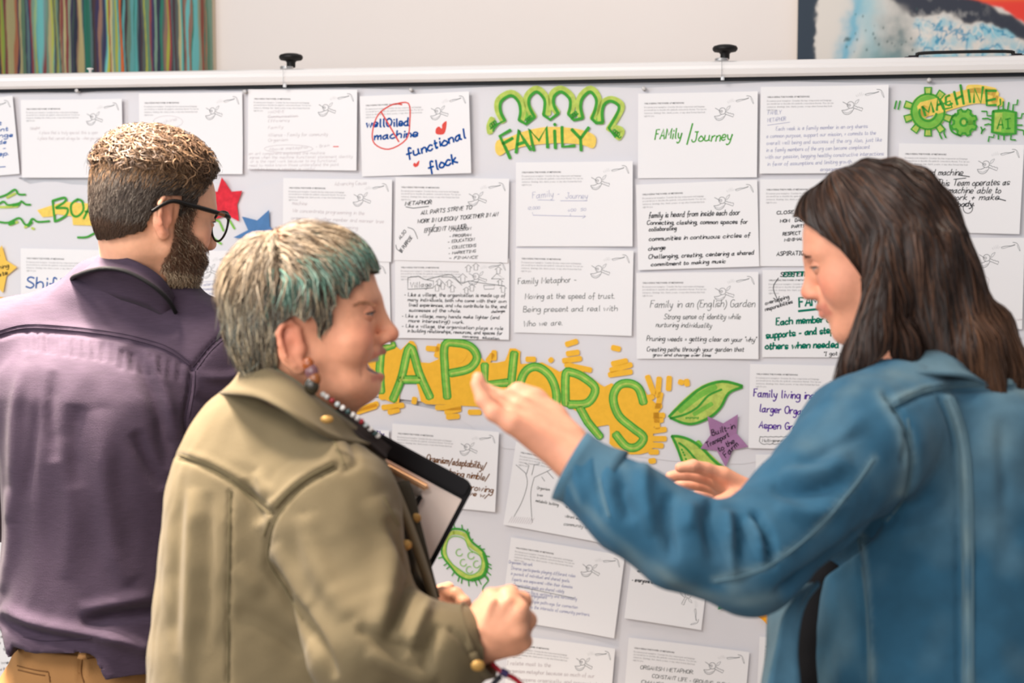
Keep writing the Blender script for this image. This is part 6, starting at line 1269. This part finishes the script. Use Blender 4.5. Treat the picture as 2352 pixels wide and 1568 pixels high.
# ------------------------------------------------------------ the woman in the denim jacket (right)
G2 = P(2100, 1000, 1.84)
den = empty('person', (G2.x, G2.y, 0), 'woman with long dark hair and a faded blue denim jacket, gesturing with both hands', 'person')
fd = Frame(PX(2005, 577, 1.95), math.radians(-72), math.radians(17), 0, .93)
vol = Vol((-.10, 1.50, .82), (.80, 2.38, 1.74), .0030)
head(vol, fd, None, True, 0, 1.0, 1.0)
nb = PX(2135, 860, 1.94); vol.cap(fd.w((-.028, 0, -.05)), nb, .050, .056, .03); vol.cap(fd.w((.02, 0, -.085)), nb + V3(-.0, .02, .01), .022, .04, .03)
sp = [PX(2150, 960, 1.93), PX(2130, 1250, 1.94), PX(2100, 1560, 1.94)]; vol.chain([nb] + sp, [.05, .055, .06, .06], .03)
NA = [PX(2050, 980, 1.86), PX(1715, 1270, 1.70), PX(1345, 1075, 1.72)]; FA = [PX(2150, 1010, 2.02), PX(2010, 1260, 2.10), PX(1748, 1158, 2.14)]
vol.chain([sp[0]] + NA, [.04, .038, .034, .0245], .03); vol.chain([sp[0]] + FA, [.04, .036, .032, .024], .03)
W_ = NA[2]
def finger(pts, d, rs, k=.004): vol.chain([PX(x, y, dd) for (x, y), dd in zip(pts, d)], rs, k)
for (x, y, d, r) in ((1175, 972, 1.71, .0125), (1178, 952, 1.735, .013), (1196, 934, 1.76, .013), (1222, 924, 1.785, .013)): vol.cap(PX(1318, 1050, 1.735), PX(x, y, d), .020, r, .016)
vol.cap(PX(1330, 1062, 1.72), PX(1215, 985, 1.73), .022, .015, .012)
finger([(1175, 972), (1134, 948), (1110, 918), (1094, 880)], [1.71, 1.71, 1.715, 1.72], [.0112, .0098, .0088, .0070])
finger([(1178, 952), (1132, 925), (1108, 900), (1098, 868)], [1.735, 1.74, 1.745, 1.75], [.0116, .0102, .0092, .0074])
finger([(1196, 934), (1156, 915), (1132, 906), (1112, 890)], [1.76, 1.77, 1.775, 1.78], [.0116, .0102, .0092, .0074])
finger([(1222, 924), (1188, 906), (1166, 912), (1148, 925)], [1.785, 1.80, 1.805, 1.80], [.0114, .0100, .0090, .0074])
finger([(1312, 1010), (1272, 958), (1230, 918), (1192, 896)], [1.75, 1.78, 1.80, 1.805], [.0185, .0145, .0118, .0092], .012)
Wf = FA[2]
for (x, y, d, r) in ((1660, 1092, 2.12, .0135), (1652, 1108, 2.14, .0135), (1656, 1124, 2.16, .013), (1668, 1140, 2.18, .012)): vol.cap(PX(1738, 1150, 2.14), PX(x, y, d), .021, r, .016)
finger([(1660, 1092), (1622, 1078), (1592, 1070), (1562, 1074)], [2.12, 2.11, 2.10, 2.10], [.0115, .0100, .0092, .0076])
finger([(1652, 1108), (1608, 1092), (1572, 1088), (1540, 1094)], [2.14, 2.14, 2.14, 2.14], [.0115, .0102, .0092, .0076])
finger([(1656, 1124), (1612, 1112), (1578, 1110), (1550, 1118)], [2.16, 2.17, 2.18, 2.18], [.0112, .0098, .0090, .0074])
finger([(1668, 1140), (1632, 1134), (1606, 1136), (1584, 1144)], [2.18, 2.20, 2.21, 2.21], [.0102, .0090, .0082, .0068])
finger([(1712, 1146), (1680, 1150), (1652, 1160), (1634, 1176)], [2.12, 2.10, 2.09, 2.085], [.0165, .0130, .0108, .0090], .012)
V, Q = keep_largest(*vol.mesh())
cols = skin_colors(V, fd, (222, 156, 126), (218, 122, 100), (.55, .0560, .0660))
finish_body(V, Q, fd, cols, den); eyes(fd, den, 10, -10, (1, 0, -.2), (70, 50, 38), basecol=(210, 146, 118)); bvh = mkbvh(V, Q)
ffd = Vector(fd.R[:, 0]); 
eb = strands(bvh, [(tuple(fd.w((.088 - .35 * (sy - .02) ** 2 * 40 * .02, sd * sy, .020 + .003 * math.sin(sy * 90))))[:3], tuple(fd.R[:, 0])) for sy in np.linspace(.010, .054, 60) for sd in (1, -1)], lambda p, rv: Vector(fd.R[:, 1]) * -1, 4, .0022, lambda t, p: .0007, .0010, lambda p, rv: np.array(RGB(70, 46, 36)[:3]), None, 4, .3)
put('eyebrow', *eb[:2], hair_m, den, colors=eb[2])
# hair: cap plus a long fall over the shoulders
hv = Vol((.20, 1.66, 1.28), (.86, 2.20, 1.78), .0045)
hv.ell(fd.w((-.010, 0, .034)), np.array((.102, .083, .092)) * fd.s, fd.R, .02); hv.ell(fd.w((-.045, 0, .0)), np.array((.075, .080, .09)) * fd.s, fd.R, .03)
hv.ell(fd.w((.038, 0, .058)), np.array((.048, .062, .048)) * fd.s, fd.R, .02)
hv.rows(rowtab([(850, 2035, 2334, .055, -.02), (800, 2000, 2318, .066, -.01), (740, 1996, 2290, .074, -.005), (670, 1996, 2260, .080, 0), (600, 1996, 2226, .084, 0), (540, 2006, 2198, .08, 0)], 1.93), 2.2, .03)
hv.chain([PX(2262, 780, 1.92), PX(2300, 850, 1.90), PX(2330, 905, 1.88)], [.040, .028, .010], .02); hv.chain([PX(2034, 600, 1.87), PX(2026, 690, 1.86), PX(2008, 765, 1.85), PX(1966, 832, 1.845), PX(1918, 888, 1.855)], [.022, .026, .026, .018, .005], .02)
hv.chain([PX(2060, 800, 1.86), PX(2010, 838, 1.85)], [.03, .012], .02); hv.chain([PX(2240, 800, 1.86), PX(2290, 905, 1.845)], [.03, .008], .02)
HV, HQ = hv.mesh(); U, Y, dd = proj(HV); L = fd.L(HV); x, y, z = L.T
face_cut = (x > .0) & (z < np.interp(x, [-.01, .018, .030, .060, .080, .12], [-.30, -.02, .010, .050, .074, .090])) & (np.abs(y) < .2)
lock = (segdist(U, Y, [(2034, 590), (2026, 690), (2008, 765), (1966, 832), (1918, 888)]) < np.interp(Y, [590, 690, 800, 890], [38, 46, 46, 20])) & (dd < 1.90) & (Y > 585)
HV, HQ = cull(HV, HQ, ~(face_cut & ~lock & (L[:, 2] > -.17))); HN = normals(HV, HQ)
HV = HV + HN * (.0022 * np.sin(U[:0].sum() + proj(HV)[0] * .09 + np.sin(HV[:, 2] * 14) * 1.5))[:, None]; hb = mkbvh(HV, HQ)
rr = random.Random(21); part = Vector(fd.w((.02, -.012, .13)))
def flow_d(p, rv):
    L = fd.L(np.array([p[:]]))[0]; u = proj(np.array([p[:]]))
    if L[2] > .03: 
        rad = p - part; rad.normalize(); d = rad * 1.0 + Vector((.35, -.1, -.55)); 
        if L[0] > .03: d += Vector((.2, -.3, -.3))
        return d
    return Vector((.16 if u[0][0] > 2060 else -.14 + .1 * rv, 0, -1.0)) if u[1][0] > 640 else Vector((.14, -.05, -1))
def col_d(p, rv):
    b = rr.uniform(.5, 1.5); c = np.array(RGB(*rr.choice([(44, 30, 24), (36, 25, 20), (54, 36, 27), (72, 48, 34)]))[:3])
    if proj(np.array([p[:]]))[0][0] > 2200: c = np.array(RGB(80, 54, 37)[:3])
    return c * b
S1 = strands(hb, pick(HV, HQ, HN, lambda c: 1 + 2.5 * (c[:, 2] > fd.O[2] + .04), 8000, 1), flow_d, 15, .013, lambda t, p: .001 + .004 * math.sin(t * 3) * ((p[0] * 991) % 1), .0024, col_d, (.12, .5), 2, .06)
base = (HV, HQ, np.array(RGB(44, 30, 24)[:3]) * np.ones((len(HV), 1)))
V2, Q2, C2 = merge([base, S1]); put('hair', V2, Q2, mat('hair_glossy', RGB(60, 40, 30), .48, attr='col', spec=.3), den, colors=C2)

# denim jacket
D_ = 1.93
jv = Vol((.02, 1.48, .66), (1.0, 2.45, 1.52), .005)
jv.rows(rowtab([(812, 2075, 2240, .055, .0), (850, 2010, 2300, .085), (885, 1965, 2350, .105), (930, 1930, 2395, .125), (1000, 1915, 2430, .135), (1120, 1905, 2445, .14), (1250, 1890, 2440, .145), (1380, 1866, 2436, .15), (1480, 1858, 2440, .155), (1568, 1855, 2445, .16), (1800, 1850, 2450, .165)], D_), 2.25, .03)
jv.chain([PX(2060, 950, 1.85), PX(1985, 1015, 1.81), PX(1720, 1282, 1.70), PX(1570, 1240, 1.69), PX(1455, 1172, 1.70), PX(1340, 1088, 1.725)], [.072, .077, .058, .051, .046, .040], .03)
jv.chain([PX(2180, 980, 1.98), PX(2010, 1250, 2.10), PX(1800, 1185, 2.14)], [.07, .058, .042], .03)
jv.cap(PX(1352, 1094, 1.725), PX(1220, 1024, 1.725), .0325, .031, .003, True); jv.cap(PX(1812, 1190, 2.14), PX(1730, 1155, 2.14), .034, .030, .003, True)
jv.cap(PX(2105, 720, 1.85), nb, .055, .055, .02, True)
JV, JQ = keep_largest(*jv.mesh()); JN = normals(JV, JQ); JV = JV + JN * (.0034 * wob(JV, 20, 7) + .0024 * wob(JV * np.array([1.4, 1, .8]), 45, 2) + .0010 * wob(JV, 110, 8))[:, None]
JV = folds(JV, JN, [([(2035, 905), (2085, 985), (2100, 1060), (2085, 1140), (2040, 1200)], 8, -.008), ([(2020, 900), (2068, 985), (2080, 1060)], 9, .004), ([(2052, 940), (2120, 905), (2200, 893), (2352, 888)], 8, -.005), ([(2050, 925), (2120, 893), (2200, 880), (2352, 874)], 8, .004),
    ([(2160, 915), (2190, 1000), (2200, 1150), (2205, 1568)], 7, -.005), ([(2178, 912), (2208, 1000), (2220, 1150), (2224, 1568)], 8, .005), ([(1965, 1230), (1985, 1400), (1990, 1568)], 7, -.005), ([(1980, 1230), (2000, 1400), (2005, 1568)], 7, .004),
    ([(2030, 1190), (1960, 1250), (1860, 1320), (1780, 1370)], 14, -.022), ([(1330, 1022), (1322, 1080), (1345, 1150)], 9, .003), ([(1385, 1035), (1372, 1100), (1395, 1190)], 9, -.006),
    ([(1440, 1080), (1425, 1130), (1450, 1200)], 18, -.014), ([(1480, 1060), (1478, 1130), (1500, 1230)], 16, .011), ([(1540, 1130), (1530, 1200), (1545, 1290)], 14, -.013), ([(1590, 1150), (1580, 1220)], 14, .008),
    ([(1640, 1140), (1625, 1200), (1640, 1290)], 12, -.013), ([(1668, 1170), (1672, 1250), (1690, 1330)], 12, .015), ([(1698, 1180), (1700, 1240), (1690, 1300)], 9, -.016), ([(1722, 1190), (1740, 1240), (1752, 1300)], 9, .010), ([(1735, 1180), (1765, 1230), (1770, 1290)], 8, -.016),
    ([(1770, 1120), (1840, 1130), (1950, 1110)], 16, -.010), ([(1790, 1090), (1860, 1090), (1960, 1060)], 18, .009), ([(1830, 1060), (1900, 1040), (1980, 990)], 14, -.008), ([(1780, 1160), (1860, 1180), (1950, 1150)], 18, .008), ([(1980, 950), (1940, 1010), (1900, 1080)], 20, .006),
    ([(2060, 1180), (2120, 1160), (2190, 1120)], 18, -.006), ([(2010, 1240), (2090, 1220), (2180, 1200)], 20, .005), ([(2260, 950), (2280, 1150), (2270, 1400)], 24, .004), ([(2300, 950), (2310, 1200)], 16, -.004), ([(2080, 1000), (2075, 1060)], 6, -.006),
    ([(1300, 1090), (1310, 1130), (1335, 1165)], 6, .001)])
U, Y, dd = proj(JV); fade = np.zeros(len(JV))
for l, w, a in (([(1960, 870), (1900, 940), (1850, 1010)], 30, .25), ([(2040, 920), (2120, 893), (2200, 880), (2352, 872)], 14, .7), ([(2178, 912), (2208, 1000), (2220, 1150), (2224, 1568)], 11, .75), ([(1980, 1230), (2000, 1400), (2005, 1568)], 7, .5), ([(2020, 900), (2068, 985), (2082, 1060), (2070, 1130)], 13, .6),
                ([(2010, 1050), (1960, 1120), (1870, 1220), (1760, 1300), (1640, 1330)], 9, .65), ([(1310, 1040), (1302, 1090), (1330, 1160)], 9, .5), ([(1340, 1170), (1450, 1270), (1560, 1345), (1690, 1385), (1780, 1370)], 16, .55), ([(2300, 900), (2290, 1100), (2300, 1300)], 42, .15), ([(2060, 860), (2200, 850), (2352, 880)], 30, .45),
                ([(1385, 1035), (1372, 1100), (1395, 1190)], 7, .4), ([(1420, 1050), (1440, 1100)], 16, .35), ([(1480, 1060), (1560, 1120)], 16, .25), ([(1690, 1330), (1680, 1380)], 24, .35), ([(1855, 1400), (1860, 1568)], 10, .3), ([(2090, 990), (2096, 1060)], 8, .5), ([(1920, 905), (1960, 890)], 22, .35)):
    fade = np.maximum(fade, a * np.exp(-(segdist(U, Y, l) / w) ** 2) * (.75 + .35 * wob(JV, 90, 1)))
fade = np.clip(fade * .85 + .20 * wob(JV, 16, 9) + .14 * wob(JV, 60, 4), 0, 1)[:, None]
C = np.array(RGB(42, 88, 114)[:3]) * (1 - fade) + np.array(RGB(128, 150, 152)[:3]) * fade
dm = mat('denim', RGB(60, 110, 140), .88, attr='col', sheen=.05, noise=(26, .14), bump=(800, .45))
jacket = put('jacket', JV, JQ, dm, den, colors=C); jb = mkbvh(JV, JQ); js = mat('denim_stitch', RGB(84, 112, 124), .85)
for l in ([(2035, 912), (2080, 990), (2094, 1060), (2080, 1136), (2036, 1196)], [(2048, 934), (2120, 900), (2200, 888), (2352, 882)], [(2168, 918), (2198, 1000), (2210, 1150), (2214, 1568)], [(2188, 912), (2218, 1000), (2232, 1150), (2234, 1568)], [(1972, 1235), (1992, 1400), (1997, 1568)], [(2005, 1055), (1955, 1125), (1865, 1225), (1755, 1305), (1640, 1335)],
          [(1390, 1040), (1378, 1100), (1400, 1186)], [(2085, 960), (2092, 1020), (2088, 1070)]):
    q = seam('seam', jb, l, .0015, js, jacket, .0004)
    if q: q.data.transform(Matrix.Translation(-den.location))
def col_ruled(nm, A, B, n, th, m, cl, fadev, closed=False):
    V2, Q2 = ruled(A, B, n, th, closed); q = put(nm, V2, Q2, m, den, colors=np.array(RGB(42, 88, 114)[:3]) * (1 - fadev) + np.array(RGB(128, 150, 152)[:3]) * fadev * np.ones((len(V2), 1))); q.parent = cl; return q
cxd = PX(1330, 1088, 1.725) - PX(1480, 1170, 1.71); cxd /= np.linalg.norm(cxd); cc = PX(1344, 1088, 1.7245)
col_ruled('cuff', ring(cc - cxd * .032, cxd, .0455), ring(cc + cxd * .020, cxd, .0425), 44, .004, dm, jacket, .18, True)
h = PX(1317, 1132, 1.695); v = Vol(h - .015, h + .015, .0014); v.ell(h, (.0068, .0045, .0085), None, .002); V2, Q2 = v.mesh(); put('button', V2, Q2, mat('copper', RGB(186, 128, 84), .35, metal=.7), den).parent = jacket
ca = [(2040, 838, 1.88), (2075, 818, 1.855), (2140, 808, 1.85), (2210, 818, 1.86), (2258, 850, 1.89), (2268, 880, 1.94)]; cb = [(1998, 876, 1.87), (2052, 862, 1.815), (2140, 858, 1.80), (2225, 866, 1.815), (2285, 895, 1.86), (2300, 915, 1.93)]
col_ruled('collar', [P(*p) for p in ca], [P(*p) for p in cb], 40, .005, dm, jacket, .35)
# open front flap, dark shirt beneath it
fa = [(1868, 1340, 1.80), (1830, 1375, 1.775), (1800, 1420, 1.77), (1782, 1500, 1.77), (1766, 1568, 1.77), (1750, 1680, 1.78)]; fb = [(1776, 1352, 1.85), (1768, 1380, 1.86), (1765, 1430, 1.865), (1762, 1500, 1.865), (1752, 1568, 1.865), (1735, 1680, 1.87)]
fc = [(1880, 1335, 1.785), (1852, 1380, 1.76), (1838, 1430, 1.755), (1832, 1500, 1.755), (1838, 1568, 1.755), (1842, 1680, 1.76)]
col_ruled('front_panel', [P(*p) for p in fc], [P(*p) for p in fa], 30, .005, dm, jacket, .12); col_ruled('front_panel', [P(*p) for p in fa], [P(*p) for p in fb], 30, .005, dm, jacket, .35)
sv = Vol((.28, 1.6, .70), (.56, 2.1, 1.30), .006); sv.chain([PX(1900, 1330, 1.93), PX(1876, 1568, 1.93), PX(1872, 1800, 1.94)], [.035, .04, .045], .02); V2, Q2 = sv.mesh(); put('undershirt', V2, Q2, mat('undershirt_black', RGB(14, 14, 18), .9), den)
tv = Vol((.25, 1.5, .02), (.90, 2.3, .84), .007); hc = PX(2110, 1750, 1.86)
tv.chain([V3(hc[0], hc[1], .76), V3(hc[0], hc[1], .66)], [.14, .15], .03)
for o_ in (-.085, .085): tv.chain([V3(hc[0] + o_, hc[1] + o_ * .4, .68), V3(hc[0] + o_, hc[1] + o_ * .4, .40), V3(hc[0] + o_, hc[1] + o_ * .4, .06)], [.09, .066, .055], .03)
V2, Q2 = tv.mesh(); put('trousers', V2, Q2, mat('trousers_black', RGB(34, 34, 40), .9, bump=(500, .3)), den)
shoes(den, [((hc[0] + o_, hc[1] + o_ * .4, 0), (hc[0] + o_ - .13, hc[1] + o_ * .4 + .07, 0)) for o_ in (-.085, .085)])
